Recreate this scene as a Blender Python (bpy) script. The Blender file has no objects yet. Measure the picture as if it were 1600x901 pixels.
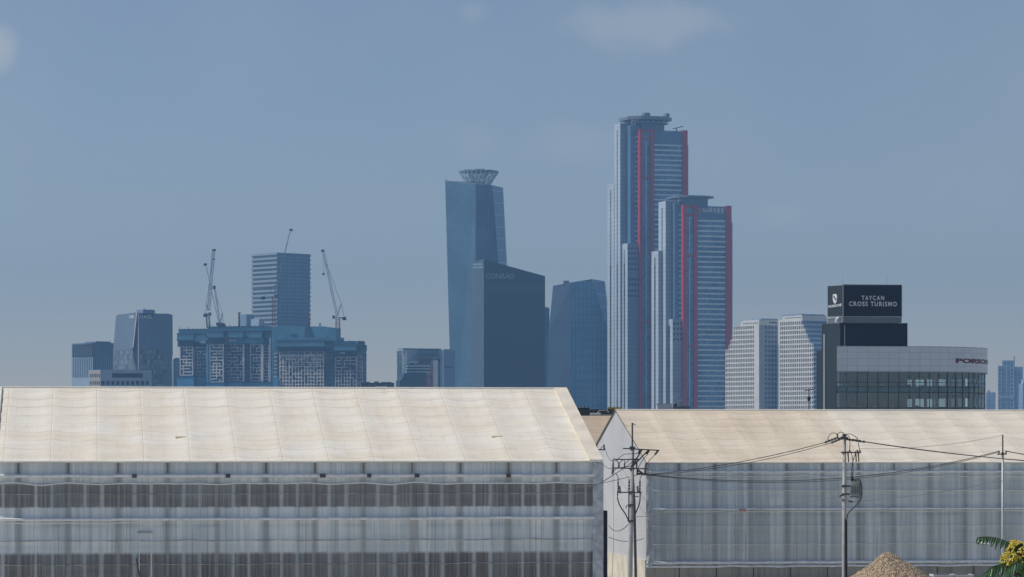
import bpy, bmesh, math, random
from mathutils import Vector, noise as mnoise
R = math.radians
random.seed(7)
SC = bpy.context.scene
COL = SC.collection

# ------------------------------------------------------------------ camera
F = 5000.0            # focal length in photo pixels (photo is 1600 px wide)
YH = 690.0            # row of the horizon
CAMZ = 12.8
cam_d = bpy.data.cameras.new('camera')
cam_d.sensor_width = 36.0
cam_d.lens = 36.0 * F / 1600.0
cam_d.shift_y = (YH - 450.5) / 1600.0
cam_d.clip_start = 1.0
cam_d.clip_end = 40000.0
cam = bpy.data.objects.new('camera', cam_d)
cam.location = (0, 0, CAMZ)
cam.rotation_euler = (R(90), 0, 0)
COL.objects.link(cam)
SC.camera = cam

# ------------------------------------------------------------------ light, sky, exposure
SUN_EL, SUN_STR, SKY_STR, EXPO = 52.0, 3.35, 0.072, 0.0
SUN_AZ = (-1.0, 0.03)        # horizontal direction towards the sun: from the left and a little behind the sheds
HAZE_D, HAZE_C = 1.45e-4, (0.30, 0.60, 1.0)
w = bpy.data.worlds.new('World')
SC.world = w
w.use_nodes = True
nt = w.node_tree
for n in list(nt.nodes):
    nt.nodes.remove(n)
def WN(t, **k):
    n = nt.nodes.new(t)
    for a, b in k.items():
        setattr(n, a, b)
    return n
out = WN('ShaderNodeOutputWorld'); bg = WN('ShaderNodeBackground')
sky = WN('ShaderNodeTexSky', sky_type='NISHITA', sun_disc=False)
sky.sun_elevation = R(SUN_EL)
sky.sun_rotation = math.atan2(SUN_AZ[0], SUN_AZ[1])
sky.altitude = 1800; sky.air_density = 1.0; sky.dust_density = 0.1; sky.ozone_density = 5.0
bg.inputs['Strength'].default_value = SKY_STR
# faint cumulus: soft patches fixed in sky directions, broken up with noise
geo = WN('ShaderNodeTexCoord')
nz = WN('ShaderNodeTexNoise'); nz.inputs['Scale'].default_value = 55; nz.inputs['Detail'].default_value = 6
nt.links.new(geo.outputs['Generated'], nz.inputs['Vector'])
def wm(op, a, b=None, c=None):
    n = WN('ShaderNodeMath', operation=op)
    for i, v in enumerate((a, b, c)):
        if v is None: continue
        if isinstance(v, (int, float)): n.inputs[i].default_value = v
        else: nt.links.new(v, n.inputs[i])
    return n.outputs[0]
sep = WN('ShaderNodeSeparateXYZ'); nt.links.new(geo.outputs['Generated'], sep.inputs[0])
tot = None
for (az, el, wa, we, amt) in ((-0.163, 0.1225, 0.0125, 0.0095, 0.42), (0.04, 0.131, 0.042, 0.012, 0.26), (0.02, 0.093, 0.020, 0.010, 0.12),
                              (-0.012, 0.134, 0.008, 0.006, 0.15), (0.086, 0.071, 0.012, 0.006, 0.14), (-0.012, 0.094, 0.010, 0.007, 0.08)):
    tx = wm('DIVIDE', wm('SUBTRACT', wm('DIVIDE', sep.outputs[0], sep.outputs[1]), az), wa)
    tz = wm('DIVIDE', wm('SUBTRACT', wm('DIVIDE', sep.outputs[2], sep.outputs[1]), el), we)
    r2 = wm('SQRT', wm('ADD', wm('MULTIPLY', tx, tx), wm('MULTIPLY', tz, tz)))
    e = wm('ADD', wm('SUBTRACT', 1.0, r2), wm('MULTIPLY', wm('SUBTRACT', nz.outputs['Fac'], 0.5), 1.6))
    mr = WN('ShaderNodeMapRange', interpolation_type='SMOOTHSTEP')
    mr.inputs['From Min'].default_value = -0.05; mr.inputs['From Max'].default_value = 0.85
    nt.links.new(e, mr.inputs['Value'])
    m = wm('MULTIPLY', wm('MULTIPLY', mr.outputs[0], amt), wm('GREATER_THAN', sep.outputs[1], 0.1))
    tot = m if tot is None else wm('MAXIMUM', tot, m)
mixc = WN('ShaderNodeMix', data_type='RGBA')
tint = WN('ShaderNodeMix', data_type='RGBA', blend_type='MULTIPLY'); tint.inputs['Factor'].default_value = 1.0
nt.links.new(sky.outputs[0], tint.inputs['A']); tint.inputs['B'].default_value = (1.58, 1.26, 1.09, 1)
nt.links.new(tint.outputs['Result'], mixc.inputs['A'])
mixc.inputs['B'].default_value = (9.0, 9.2, 8.8, 1)
nz2 = WN('ShaderNodeTexNoise'); nz2.inputs['Scale'].default_value = 9.0; nz2.inputs['Detail'].default_value = 5
nt.links.new(geo.outputs['Generated'], nz2.inputs['Vector'])
veil = WN('ShaderNodeMapRange', interpolation_type='SMOOTHSTEP')
veil.inputs['From Min'].default_value = 0.42; veil.inputs['From Max'].default_value = 0.72; veil.inputs['To Max'].default_value = 0.10
nt.links.new(nz2.outputs['Fac'], veil.inputs['Value'])
tot = wm('MAXIMUM', tot, veil.outputs[0])
nt.links.new(tot, mixc.inputs['Factor'])
nt.links.new(mixc.outputs['Result'], bg.inputs['Color'])
nt.links.new(bg.outputs[0], out.inputs['Surface'])

sun_d = bpy.data.lights.new('sun', 'SUN')
sun_d.energy = SUN_STR; sun_d.angle = R(0.53); sun_d.color = (1.0, 0.935, 0.84)
sun = bpy.data.objects.new('sun', sun_d)
sv = Vector((SUN_AZ[0], SUN_AZ[1], 0)).normalized() * math.cos(R(SUN_EL)) + Vector((0, 0, math.sin(R(SUN_EL))))
sun.rotation_euler = sv.to_track_quat('Z', 'Y').to_euler()
sun.location = (-200, 200, 600)
COL.objects.link(sun)
SC.view_settings.view_transform = 'Standard'
SC.view_settings.look = 'None'
SC.view_settings.exposure = EXPO
SC.view_settings.gamma = 1.0
SC.view_settings.use_curve_mapping = False

# ------------------------------------------------------------------ measuring helpers
def X(px, d): return (px - 800.0) * d / F
def Z(py, d): return CAMZ + (YH - py) * d / F
def W3(px, py, d): return Vector((X(px, d), d, Z(py, d)))

class Fr:
    """plan frame of a building: origin at its near corner, x along the face running right, y running back"""
    def __init__(s, px, d, yaw):
        s.X0, s.d, s.yaw = X(px, d), d, R(yaw)
        s.c, s.s = math.cos(s.yaw), math.sin(s.yaw)
    def u(s, px, y=0.0):
        k = (px - 800.0) / F
        return (k * (s.d + y * s.c) - s.X0 + y * s.s) / (s.c - k * s.s)
    def w(s, px, x=0.0):
        k = (px - 800.0) / F
        return (s.X0 + x * s.c - k * s.d - k * x * s.s) / (s.s + k * s.c)
    def z(s, py, x=0.0, y=0.0):
        return Z(py, s.d + x * s.s + y * s.c)
    def loc(s): return (s.X0, s.d, 0)

# ------------------------------------------------------------------ mesh helpers
class MB:
    def __init__(s): s.v = []; s.f = []; s.uv = []
    def face(s, pts, uv=None):
        i = len(s.v); s.v += [tuple(p) for p in pts]
        s.f.append(tuple(range(i, i + len(pts))))
        if uv is None:
            n = Vector((0, 0, 0)); P = [Vector(p) for p in pts]
            for a in range(len(P)):
                p, q = P[a], P[(a + 1) % len(P)]
                n += Vector(((p.y - q.y) * (p.z + q.z), (p.z - q.z) * (p.x + q.x), (p.x - q.x) * (p.y + q.y)))
            if n.length > 0: n.normalize()
            if abs(n.z) > 0.75: uv = [(p.x, p.y) for p in P]
            else:
                t = Vector((-n.y, n.x, 0)).normalized()
                uv = [(p.dot(t), p.z) for p in P]
        s.uv.append(uv)
        return s
    def box(s, x0, x1, y0, y1, z0, z1):
        a = [(x0,y0,z0),(x1,y0,z0),(x1,y1,z0),(x0,y1,z0),(x0,y0,z1),(x1,y0,z1),(x1,y1,z1),(x0,y1,z1)]
        for q in ((0,1,5,4),(1,2,6,5),(2,3,7,6),(3,0,4,7),(4,5,6,7),(3,2,1,0)): s.face([a[i] for i in q])
        return s
    def prism(s, base, top):
        n = len(base)
        for i in range(n):
            j = (i + 1) % n
            s.face([base[i], base[j], top[j], top[i]])
        s.face(top); s.face(base[::-1])
        return s
    def vprism(s, poly, z0, z1):
        return s.prism([(x, y, z0) for x, y in poly], [(x, y, z1) for x, y in poly])
    def bar(s, p, q, wd, ht=None):
        p, q = Vector(p), Vector(q); ht = ht or wd
        d = (q - p).normalized()
        a = d.cross(Vector((0, 0, 1)))
        if a.length < 1e-3: a = Vector((1, 0, 0))
        a.normalize(); b = a.cross(d).normalized()
        c = [(-1,-1),(1,-1),(1,1),(-1,1)]
        return s.prism([p + a*i*wd/2 + b*j*ht/2 for i, j in c], [q + a*i*wd/2 + b*j*ht/2 for i, j in c])
    def tube(s, pts, r, n=8, cap=True):
        pts = [Vector(p) for p in pts]; rs = r if isinstance(r, (list, tuple)) else [r] * len(pts)
        rings = []
        for i, p in enumerate(pts):
            d = (pts[min(i+1, len(pts)-1)] - pts[max(i-1, 0)]).normalized()
            a = d.cross(Vector((0, 0, 1)))
            if a.length < 1e-3: a = Vector((1, 0, 0))
            a.normalize(); b = a.cross(d).normalized()
            rings.append([p + (a*math.cos(2*math.pi*k/n) + b*math.sin(2*math.pi*k/n))*rs[i] for k in range(n)])
        for i in range(len(rings)-1):
            for k in range(n):
                s.face([rings[i][k], rings[i][(k+1)%n], rings[i+1][(k+1)%n], rings[i+1][k]])
        if cap: s.face(rings[0][::-1]); s.face(rings[-1])
        return s
    def sheet(s, fn, nu, nv, uvfn):
        for i in range(nu):
            for j in range(nv):
                c = [(i,j),(i+1,j),(i+1,j+1),(i,j+1)]
                s.face([fn(a/nu, b/nv) for a, b in c], [uvfn(a/nu, b/nv) for a, b in c])
        return s
    def build(s, name, mat, parent=None, smooth=False, weld=True, loc=None, rz=0.0):
        me = bpy.data.meshes.new(name)
        me.from_pydata(s.v, [], s.f)
        ul = me.uv_layers.new(name='UVMap')
        flat = [c for uv in s.uv for p in uv for c in p]
        ul.data.foreach_set('uv', flat)
        bm = bmesh.new(); bm.from_mesh(me)
        if weld: bmesh.ops.remove_doubles(bm, verts=bm.verts, dist=1e-4)
        bmesh.ops.recalc_face_normals(bm, faces=bm.faces)
        bm.to_mesh(me); bm.free()
        if smooth: me.polygons.foreach_set('use_smooth', [True] * len(me.polygons))
        me.materials.append(mat)
        o = bpy.data.objects.new(name, me)
        COL.objects.link(o)
        if parent is not None: o.parent = parent
        if loc: o.location = loc
        o.rotation_euler.z = rz
        return o

def tag(o, label=None, cat=None, group=None, kind=None):
    if label: o['label'] = label
    if cat: o['category'] = cat
    if group: o['group'] = group
    if kind: o['kind'] = kind
    return o
def thing(name, label, cat, loc=(0, 0, 0), rz=0.0, group=None):
    o = bpy.data.objects.new(name, None)
    o.empty_display_size = 1.0
    o.location = loc; o.rotation_euler.z = rz
    COL.objects.link(o)
    return tag(o, label, cat, group)
def fthing(name, label, cat, fr, group=None):
    return thing(name, label, cat, fr.loc(), fr.yaw, group)
def structure(name, mb, mat, **k):
    return tag(mb.build(name, mat, **k), kind='structure')

def slab_front(fr, pts, y0, y1):
    """outline given in photo pixels, laid on the plane y=y0 of the frame, extruded back to y1"""
    P = []
    for px, py in pts:
        x = fr.u(px, y0)
        P.append((x, y0, fr.z(py, x, y0) if py < 9000 else 0.0))
    return MB().prism(P, [(x, y1, z) for x, y, z in P])
def slab_left(fr, pts, x0, x1):
    P = []
    for px, py in pts:
        y = fr.w(px, x0)
        P.append((x0, y, fr.z(py, x0, y) if py < 9000 else 0.0))
    return MB().prism(P, [(x1, y, z) for x, y, z in P])
GND = 9999
def rect(a, b, t, bt=GND): return [(a, t), (b, t), (b, bt), (a, bt)]

def text_mesh(s, bold=0.0, space=1.0):
    cu = bpy.data.curves.new('t', 'FONT'); cu.body = s; cu.resolution_u = 3
    cu.align_x = 'LEFT'; cu.extrude = 0.0; cu.offset = bold; cu.space_character = space
    o = bpy.data.objects.new('t', cu); COL.objects.link(o)
    bpy.context.view_layer.update()
    dg = bpy.context.evaluated_depsgraph_get()
    me = bpy.data.meshes.new_from_object(o.evaluated_get(dg))
    V = [v.co.copy() for v in me.vertices]; Fc = [tuple(p.vertices) for p in me.polygons]
    bpy.data.objects.remove(o); bpy.data.curves.remove(cu); bpy.data.meshes.remove(me)
    return V, Fc
def lettering(s, width, height, mapfn, mat, parent, name='sign_lettering', bold=0.0, space=1.0):
    """text stretched to width x height, each vertex placed by mapfn(x, z)"""
    V, Fc = text_mesh(s, bold, space)
    x0 = min(v.x for v in V); x1 = max(v.x for v in V); y0 = min(v.y for v in V); y1 = max(v.y for v in V)
    P = [mapfn((v.x - x0)/(x1 - x0)*width, (v.y - y0)/(y1 - y0)*height) for v in V]
    mb = MB()
    for f in Fc: mb.face([P[i] for i in f])
    return mb.build(name, mat, parent)
def text_front(fr, s, a, b, t, bt, y, mat, parent, bold=0.0, space=1.0):
    x0, x1 = fr.u(a, y), fr.u(b, y); z0, z1 = fr.z(bt, x0, y), fr.z(t, x0, y)
    return lettering(s, x1 - x0, z1 - z0, lambda x, z: (x0 + x, y, z0 + z), mat, parent, bold=bold, space=space)
def text_left(fr, s, a, b, t, bt, x, mat, parent, bold=0.0):
    y0, y1 = fr.w(a, x), fr.w(b, x); z0, z1 = fr.z(bt, x, y0), fr.z(t, x, y0)
    return lettering(s, y0 - y1, z1 - z0, lambda q, z: (x, y0 - q, z0 + z), mat, parent, bold=bold)

# ------------------------------------------------------------------ materials
class NT:
    def __init__(s, name):
        s.m = bpy.data.materials.new(name); s.m.use_nodes = True
        s.t = s.m.node_tree; s.b = s.t.nodes['Principled BSDF']
    def n(s, ty, **k):
        x = s.t.nodes.new(ty)
        for a, b in k.items(): setattr(x, a, b)
        return x
    def put(s, sock, v):
        if hasattr(v, 'links') or isinstance(v, bpy.types.NodeSocket): s.t.links.new(v, sock)
        else: sock.default_value = v
    def math(s, op, a, b=None, c=None):
        x = s.n('ShaderNodeMath', operation=op)
        for i, v in enumerate((a, b, c)):
            if v is not None: s.put(x.inputs[i], v)
        return x.outputs[0]
    def mix(s, f, a, b, mode='MIX'):
        x = s.n('ShaderNodeMix', data_type='RGBA', blend_type=mode)
        s.put(x.inputs['Factor'], f)
        for k, v in (('A', a), ('B', b)):
            s.put(x.inputs[k], v if not isinstance(v, tuple) else (*v[:3], 1))
        return x.outputs['Result']
    def uv(s): return s.n('ShaderNodeTexCoord').outputs['UV']
    def obj(s): return s.n('ShaderNodeTexCoord').outputs['Object']
    def scale(s, vec, sc, off=(0, 0, 0)):
        x = s.n('ShaderNodeMapping'); x.inputs['Scale'].default_value = sc; x.inputs['Location'].default_value = off
        s.t.links.new(vec, x.inputs['Vector']); return x.outputs[0]
    def noise(s, vec, sc=1.0, det=4, rough=0.55):
        x = s.n('ShaderNodeTexNoise'); x.inputs['Scale'].default_value = sc
        x.inputs['Detail'].default_value = det; x.inputs['Roughness'].default_value = rough
        s.t.links.new(vec, x.inputs['Vector']); return x.outputs['Fac']
    def rng(s, v, a, b, c=0.0, d=1.0, smooth=True):
        x = s.n('ShaderNodeMapRange', interpolation_type='SMOOTHSTEP' if smooth else 'LINEAR')
        s.put(x.inputs['Value'], v)
        for k, q in (('From Min', a), ('From Max', b), ('To Min', c), ('To Max', d)): x.inputs[k].default_value = q
        return x.outputs[0]
    def sep(s, vec):
        x = s.n('ShaderNodeSeparateXYZ'); s.t.links.new(vec, x.inputs[0]); return x.outputs
    def brick(s, vec, w_, h_, ms, c1, c2, mo, offset=0.0, smooth=0.1):
        x = s.n('ShaderNodeTexBrick', offset=offset, squash=1.0)
        for k, v in (('Scale', 1.0), ('Mortar Size', ms), ('Mortar Smooth', smooth), ('Bias', 0.0), ('Brick Width', w_), ('Row Height', h_)):
            x.inputs[k].default_value = v
        for k, v in (('Color1', c1), ('Color2', c2), ('Mortar', mo)): x.inputs[k].default_value = (*v, 1)
        s.t.links.new(vec, x.inputs['Vector']); return x.outputs
    def fin(s, col, rough=0.6, metal=0.0, spec=None, bump=None, bdist=0.05, bstr=0.4):
        s.put(s.b.inputs['Base Color'], col if not isinstance(col, tuple) else (*col[:3], 1))
        s.put(s.b.inputs['Roughness'], rough); s.b.inputs['Metallic'].default_value = metal
        if spec is not None: s.b.inputs['Specular IOR Level'].default_value = spec
        if bump is not None:
            x = s.n('ShaderNodeBump'); x.inputs['Distance'].default_value = bdist; x.inputs['Strength'].default_value = bstr
            s.t.links.new(bump, x.inputs['Height']); s.t.links.new(x.outputs[0], s.b.inputs['Normal'])
        return s.m
_mats = {}
def plain(name, col, rough=0.7, metal=0.0, var=0.18, sc=0.6, spec=None):
    if name in _mats: return _mats[name]
    N = NT(name)
    f = N.noise(N.obj(), sc, 5)
    k = N.rng(f, 0.3, 0.7, 1 - var, 1 + var)
    c = N.mix(1.0, col, N.n('ShaderNodeCombineColor').outputs[0], 'MULTIPLY')
    cc = c.node.inputs['B'].links[0].from_node
    for i in range(3): N.t.links.new(k, cc.inputs[i])
    _mats[name] = N.fin(c, rough, metal, spec)
    return _mats[name]
def grid(name, c1, c2, mo, w_, h_, ms, rough=0.35, metal=0.0, offset=0.0, spec=0.5, var=0.25, wob=60.0):
    """curtain wall: panes of slightly different tint between mullions, cloudy variation over the face"""
    if name in _mats: return _mats[name]
    N = NT(name); uv = N.uv()
    b = N.brick(uv, w_, h_, ms, c1, c2, mo, offset)
    f = N.noise(N.scale(uv, (1.0 / wob, 1.0 / wob, 1)), 1.0, 3)
    k = N.rng(f, 0.3, 0.7, 1 - var, 1 + var)
    cc = N.n('ShaderNodeCombineColor')
    for i in range(3): N.t.links.new(k, cc.inputs[i])
    c = N.mix(1.0, b['Color'], cc.outputs[0], 'MULTIPLY')
    _mats[name] = N.fin(c, rough, metal, spec)
    return _mats[name]

# ================================================================== SETTING
GN = NT('ground_earth')
gf = GN.noise(GN.obj(), 0.05, 8)
m_ground = GN.fin(GN.mix(gf, (0.16, 0.15, 0.13), (0.30, 0.27, 0.23)), 0.95, bump=gf)
structure('ground', MB().face([(-6000, -300, 0), (6000, -300, 0), (6000, 9000, 0), (-6000, 9000, 0)]), m_ground)

NY = NT('pale_concrete_yard')
yf = NY.noise(NY.obj(), 0.15, 8)
m_yard = NY.fin(NY.mix(yf, (0.40, 0.385, 0.36), (0.54, 0.52, 0.48)), 0.9, bump=yf)
structure('yard', MB().face([(-140, 30, 0.004), (160, 30, 0.004), (160, 420, 0.004), (-140, 420, 0.004)]), m_yard)  # pale paving added to bounce sunlight onto the shaded shed walls

hz = MB().box(-2600, 2600, -60, 6700, -1, 372)
hm = bpy.data.materials.new('haze_air'); hm.use_nodes = True
ht = hm.node_tree
for n in list(ht.nodes): ht.nodes.remove(n)
ho = ht.nodes.new('ShaderNodeOutputMaterial'); hv = ht.nodes.new('ShaderNodeVolumePrincipled')
hv.inputs['Color'].default_value = (*HAZE_C, 1); hv.inputs['Density'].default_value = HAZE_D
hv.inputs['Anisotropy'].default_value = 0.2
ht.links.new(hv.outputs[0], ho.inputs['Volume'])
tag(hz.build('haze', hm), kind='stuff')

# ================================================================== STORAGE SHEDS
YAW = 7.54
def roof_mat(name, ca, cb, stain, fresh=None):
    N = NT(name); uv = N.uv(); s = N.sep(uv)
    f1 = N.noise(N.scale(uv, (0.12, 0.25, 1)), 1.0, 6)
    f2 = N.noise(N.scale(uv, (0.9, 0.12, 1)), 1.0, 5)
    c = N.mix(N.rng(f1, 0.35, 0.65), ca, cb)
    c = N.mix(N.math('MULTIPLY', N.rng(f2, 0.45, 0.75), 0.35), c, stain)
    # welded sheet seams, uneven in strength
    ph = N.math('SUBTRACT', N.math('MULTIPLY', N.math('FRACT', N.math('DIVIDE', N.math('ADD', s[0], 355.0), 3.55)), 2.0), 1.0)
    sagv = N.math('MULTIPLY', N.math('SUBTRACT', 1.0, N.math('MULTIPLY', ph, ph)), N.rng(N.noise(N.scale(uv, (0.3, 0.3, 1), (4, 4, 0)), 1.0, 2), 0.3, 0.7, 0.0, 0.30))
    cu_ = N.n('ShaderNodeCombineXYZ'); N.t.links.new(s[0], cu_.inputs[0]); N.t.links.new(N.math('ADD', s[1], sagv), cu_.inputs[1])
    uvs = cu_.outputs[0]
    b = N.brick(N.scale(uvs, (1, 1, 1), (0.0, 0.7, 0)), 3.55, 2.62, 0.06, (0, 0, 0), (0, 0, 0), (1, 1, 1), 0.0, 0.7)
    b2 = N.brick(N.scale(uvs, (1, 1, 1), (1.1, 0.9, 0)), 1.775, 1.31, 0.035, (0, 0, 0), (0, 0, 0), (1, 1, 1), 0.5, 0.7)
    hl_ = N.math('ABSOLUTE', N.math('SUBTRACT', N.math('FRACT', N.math('DIVIDE', N.math('ADD', N.math('ADD', s[1], sagv), 40.2), 2.25)), 0.5))
    hline = N.math('MULTIPLY', N.rng(hl_, 0.012, 0.05, 1.0, 0.0), N.rng(N.noise(N.scale(uv, (0.16, 1.2, 1), (3, 8, 0)), 1.0, 2), 0.35, 0.62, 0.08, 0.48))
    f3 = N.noise(N.scale(uv, (0.35, 0.5, 1)), 1.0, 3)
    seam = N.math('MULTIPLY', N.math('ADD', N.math('MULTIPLY', b['Fac'], 0.24), N.math('MULTIPLY', b2['Fac'], 0.42)), N.rng(f3, 0.3, 0.65, 0.10, 0.85))
    if fresh is not None:
        c = N.mix(N.rng(s[0], fresh - 0.1, fresh + 0.1, 0.0, 0.6), c, N.mix(N.rng(f1, 0.35, 0.65), (0.84, 0.79, 0.70), (0.80, 0.75, 0.65)))
    seam = N.math('MAXIMUM', seam, hline)
    c = N.mix(seam, c, (stain[0]*0.62, stain[1]*0.6, stain[2]*0.56))
    hb = N.math('SUBTRACT', f1, N.math('MULTIPLY', b['Fac'], 0.5))
    return N.fin(c, 0.75, spec=0.25, bump=hb, bdist=0.10, bstr=0.35)
m_roofL = roof_mat('cream_roof_fabric', (0.86, 0.83, 0.75), (0.82, 0.76, 0.64), (0.72, 0.60, 0.46))
m_roofR = roof_mat('sand_roof_fabric', (0.80, 0.71, 0.57), (0.73, 0.63, 0.49), (0.56, 0.46, 0.34), Fr(1010, 287, YAW).u(1357))
m_trim = plain('pale_trim_fabric', (0.80, 0.77, 0.70), 0.7, var=0.08)
m_roll = plain('rolled_white_tarp', (0.88, 0.89, 0.89), 0.4, var=0.10, sc=2.5)
m_seam = plain('grey_seam', (0.50, 0.52, 0.53), 0.6, var=0.45, sc=1.2)
m_tape = plain('tan_patch_tape', (0.86, 0.70, 0.46), 0.6)
m_gable = plain('white_gable_fabric', (0.52, 0.53, 0.54), 0.7, var=0.06, sc=0.2)
m_black = plain('black_rubber', (0.012, 0.012, 0.014), 0.6)
m_conc = None

def wall_mat(name, base, light, dark, bands, period, duty, rib, eave):
    N = NT(name); uv = N.uv(); s = N.sep(uv); u, v = s[0], s[1]
    streak = N.noise(N.scale(uv, (1.5, 0.035, 1)), 1.0, 6, 0.65)
    fine = N.noise(N.scale(uv, (6.5, 0.10, 1), (3, 0, 0)), 1.0, 4, 0.6)
    big = N.noise(N.scale(uv, (0.09, 0.18, 1), (7, 0, 0)), 1.0, 3)
    c = N.mix(N.rng(streak, 0.42, 0.61), base, light)
    c = N.mix(N.math('MULTIPLY', N.rng(fine, 0.52, 0.72), 0.48), c, dark)  # streaks: stains, and the light and dark of pleats put into the colour
    # stripes of the frame and cladding seen through the sheeting
    wob = N.math('MULTIPLY', N.math('SUBTRACT', N.noise(N.scale(uv, (0.45, 0.02, 1), (1, 5, 0)), 1.0, 2), 0.5), 0.40)
    ph = N.math('FRACT', N.math('DIVIDE', N.math('ADD', u, N.math('ADD', wob, 400.0)), period))
    tri = N.math('ABSOLUTE', N.math('SUBTRACT', ph, 0.5))
    var = N.math('MULTIPLY', N.math('SUBTRACT', N.noise(N.scale(uv, (1.1, 0.10, 1), (9, 0, 0)), 1.0, 3), 0.5), 0.30)
    st = N.rng(N.math('ADD', tri, var), duty * 0.5 - 0.09, duty * 0.5 + 0.07, 1.0, 0.0)
    st = N.math('MULTIPLY', st, N.rng(N.math('ADD', N.math('MULTIPLY', fine, 0.6), N.math('MULTIPLY', streak, 0.4)), 0.34, 0.58, 0.45, 1.0))
    edge = N.math('MULTIPLY', N.math('SUBTRACT', streak, 0.5), 0.25)
    bm_ = None
    for (z0, z1, amt) in bands:
        e = N.math('MULTIPLY', N.rng(N.math('SUBTRACT', v, edge), z0 - 0.08, z0 + 0.10), N.rng(N.math('SUBTRACT', v, edge), z1 - 0.22, z1 + 0.12, 1.0, 0.0))
        e = N.math('MULTIPLY', N.math('MULTIPLY', e, amt), N.math('MULTIPLY_ADD', st, 0.56, 0.44))
        bm_ = e if bm_ is None else N.math('MAXIMUM', bm_, e)
    c = N.mix(bm_, c, dark)
    # ribs: dark lines at the frame spacing with run-off stains
    pr = N.math('ABSOLUTE', N.math('SUBTRACT', N.math('FRACT', N.math('DIVIDE', N.math('ADD', u, 401.3), rib)), 0.5))
    l1 = N.math('MULTIPLY', N.rng(pr, 0.016, 0.028, 1.0, 0.0), N.rng(v, eave - 1.1, eave - 0.8, 0.10, 0.8))
    l2 = N.math('MULTIPLY', N.rng(N.math('ADD', pr, N.math('MULTIPLY', N.math('SUBTRACT', fine, 0.5), 0.15)), 0.02, 0.11, 1.0, 0.0), 0.42)
    c = N.mix(N.math('MAXIMUM', l1, l2), c, (dark[0]*0.7, dark[1]*0.7, dark[2]*0.7))
    # long-wave dirt
    c = N.mix(N.math('MULTIPLY', N.rng(big, 0.45, 0.7), 0.3), c, (base[0]*0.7, base[1]*0.66, base[2]*0.64))
    return N.fin(c, 0.5, spec=0.35, bump=streak, bdist=0.04, bstr=0.35)

def wrinkled_wall(u0, u1, z0, z1, seams, amp, seed, rib):
    """sheeting that bellies out between ribs and gathers at its horizontal seams"""
    nu = int((u1 - u0) / 0.28); nv = int((z1 - z0) / 0.14)
    def fn(a, b):
        u = u0 + (u1 - u0) * a; z = z0 + (z1 - z0) * b
        y = amp * mnoise.noise(Vector((u * 0.35, z * 0.5, seed)))
        y += amp * 0.5 * mnoise.noise(Vector((u * 1.6, z * 0.22, seed + 9)))
        for (zs, g) in seams:
            dz = z - zs + 0.10 * mnoise.noise(Vector((u * 0.4, zs, seed)))
            if abs(dz) < 0.7:
                k = math.exp(-(dz / 0.22) ** 2)
                y -= g * 0.16 * k
                y += g * 0.22 * math.exp(-((dz + 0.32) / 0.16) ** 2) * (0.5 + mnoise.noise(Vector((u * 0.8, zs * 3, seed))))
                y += g * 0.07 * math.exp(-(dz / 0.4) ** 2) * mnoise.noise(Vector((u * 3.1, z * 4.0, seed + 3)))
        return (u, y, z)
    return MB().sheet(fn, nu, nv, lambda a, b: (u0 + (u1 - u0) * a, z0 + (z1 - z0) * b))

def hem(u0, u1, z, r, seed, y=-0.12, wob=0.05):
    n = max(6, int((u1 - u0) / 0.5)); pts = []; rs = []
    for i in range(n + 1):
        u = u0 + (u1 - u0) * i / n
        pts.append((u, y + 0.03 * mnoise.noise(Vector((u * 0.7, seed, 1))), z + wob * mnoise.noise(Vector((u * 0.45, seed, 3))) ))
        rs.append(r * (1 + 0.35 * mnoise.noise(Vector((u * 1.3, seed, 8)))))
    return MB().tube(pts, rs, 8)

def roof_sheet(u0, u1, w0, w1, z0, z1, rib, sag, seed):
    L = math.hypot(w1 - w0, z1 - z0); nu = int((u1 - u0) / 0.45); nv = 56
    def fn(a, b):
        u = u0 + (u1 - u0) * a
        ph = (u / rib) % 1.0
        s = sag * (1 - (2 * ph - 1) ** 2)
        pb = (b * 8) % 1.0
        s = s * (0.35 + 0.65 * (1 - (2 * pb - 1) ** 2)) if 0.02 < b < 0.98 else 0.0
        s += 0.05 * (mnoise.noise(Vector((u * 0.3, b * 9, seed))) if 0.02 < b < 0.98 else 0)
        return (u, w0 + (w1 - w0) * b, z0 + (z1 - z0) * b - s)
    return MB().sheet(fn, nu, nv, lambda a, b: (u0 + (u1 - u0) * a, L * b))

# ---------------- left shed: origin at its right front corner, x negative along the wall
fl = Fr(940, 250, YAW)
L_eave = fl.z(719.5)
L_half = fl.w(884)
L_ridge = fl.z(606.6, 0, L_half)
L_len = fl.u(-8)             # the far left verge just shows at the top of the roof
shedL = fthing('storage_shed', 'large left storage shed with cream tarpaulin roof and dark striped lower wall', 'shed', fl)
m_wallL = wall_mat('striped_grey_sheeting', (0.64, 0.71, 0.72), (0.84, 0.88, 0.87), (0.115, 0.098, 0.082),
                   ((fl.z(790), fl.z(752.5), 0.86), (0.0, fl.z(859.5), 0.92)), 1.25, 0.84, 3.77, L_eave)
seamsL = [(fl.z(741.5), 1.0), (fl.z(769.5), 0.25), (fl.z(808), 1.0), (fl.z(841), 0.35), (fl.z(877.5), 0.35)]
wrinkled_wall(L_len, 0, 0.0, L_eave - 0.05, seamsL, 0.10, 2.0, 3.77).build('wall', m_wallL, shedL, smooth=True)
roof = roof_sheet(L_len, 0, -0.25, L_half, L_eave, L_ridge, 3.55, 0.16, 5.0).build('roof', m_roofL, shedL, smooth=True)
MB().face([(L_len, L_half, L_ridge), (0, L_half, L_ridge), (0, 2 * L_half, L_eave), (L_len, 2 * L_half, L_eave)]).build('roof', m_roofL, shedL)
MB().face([(0, 0.05, 0), (0, 2 * L_half, 0), (0, 2 * L_half, L_eave), (0, L_half, L_ridge - 0.05), (0, 0.05, L_eave - 0.05)]).build('gable_wall', m_gable, shedL)
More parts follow.
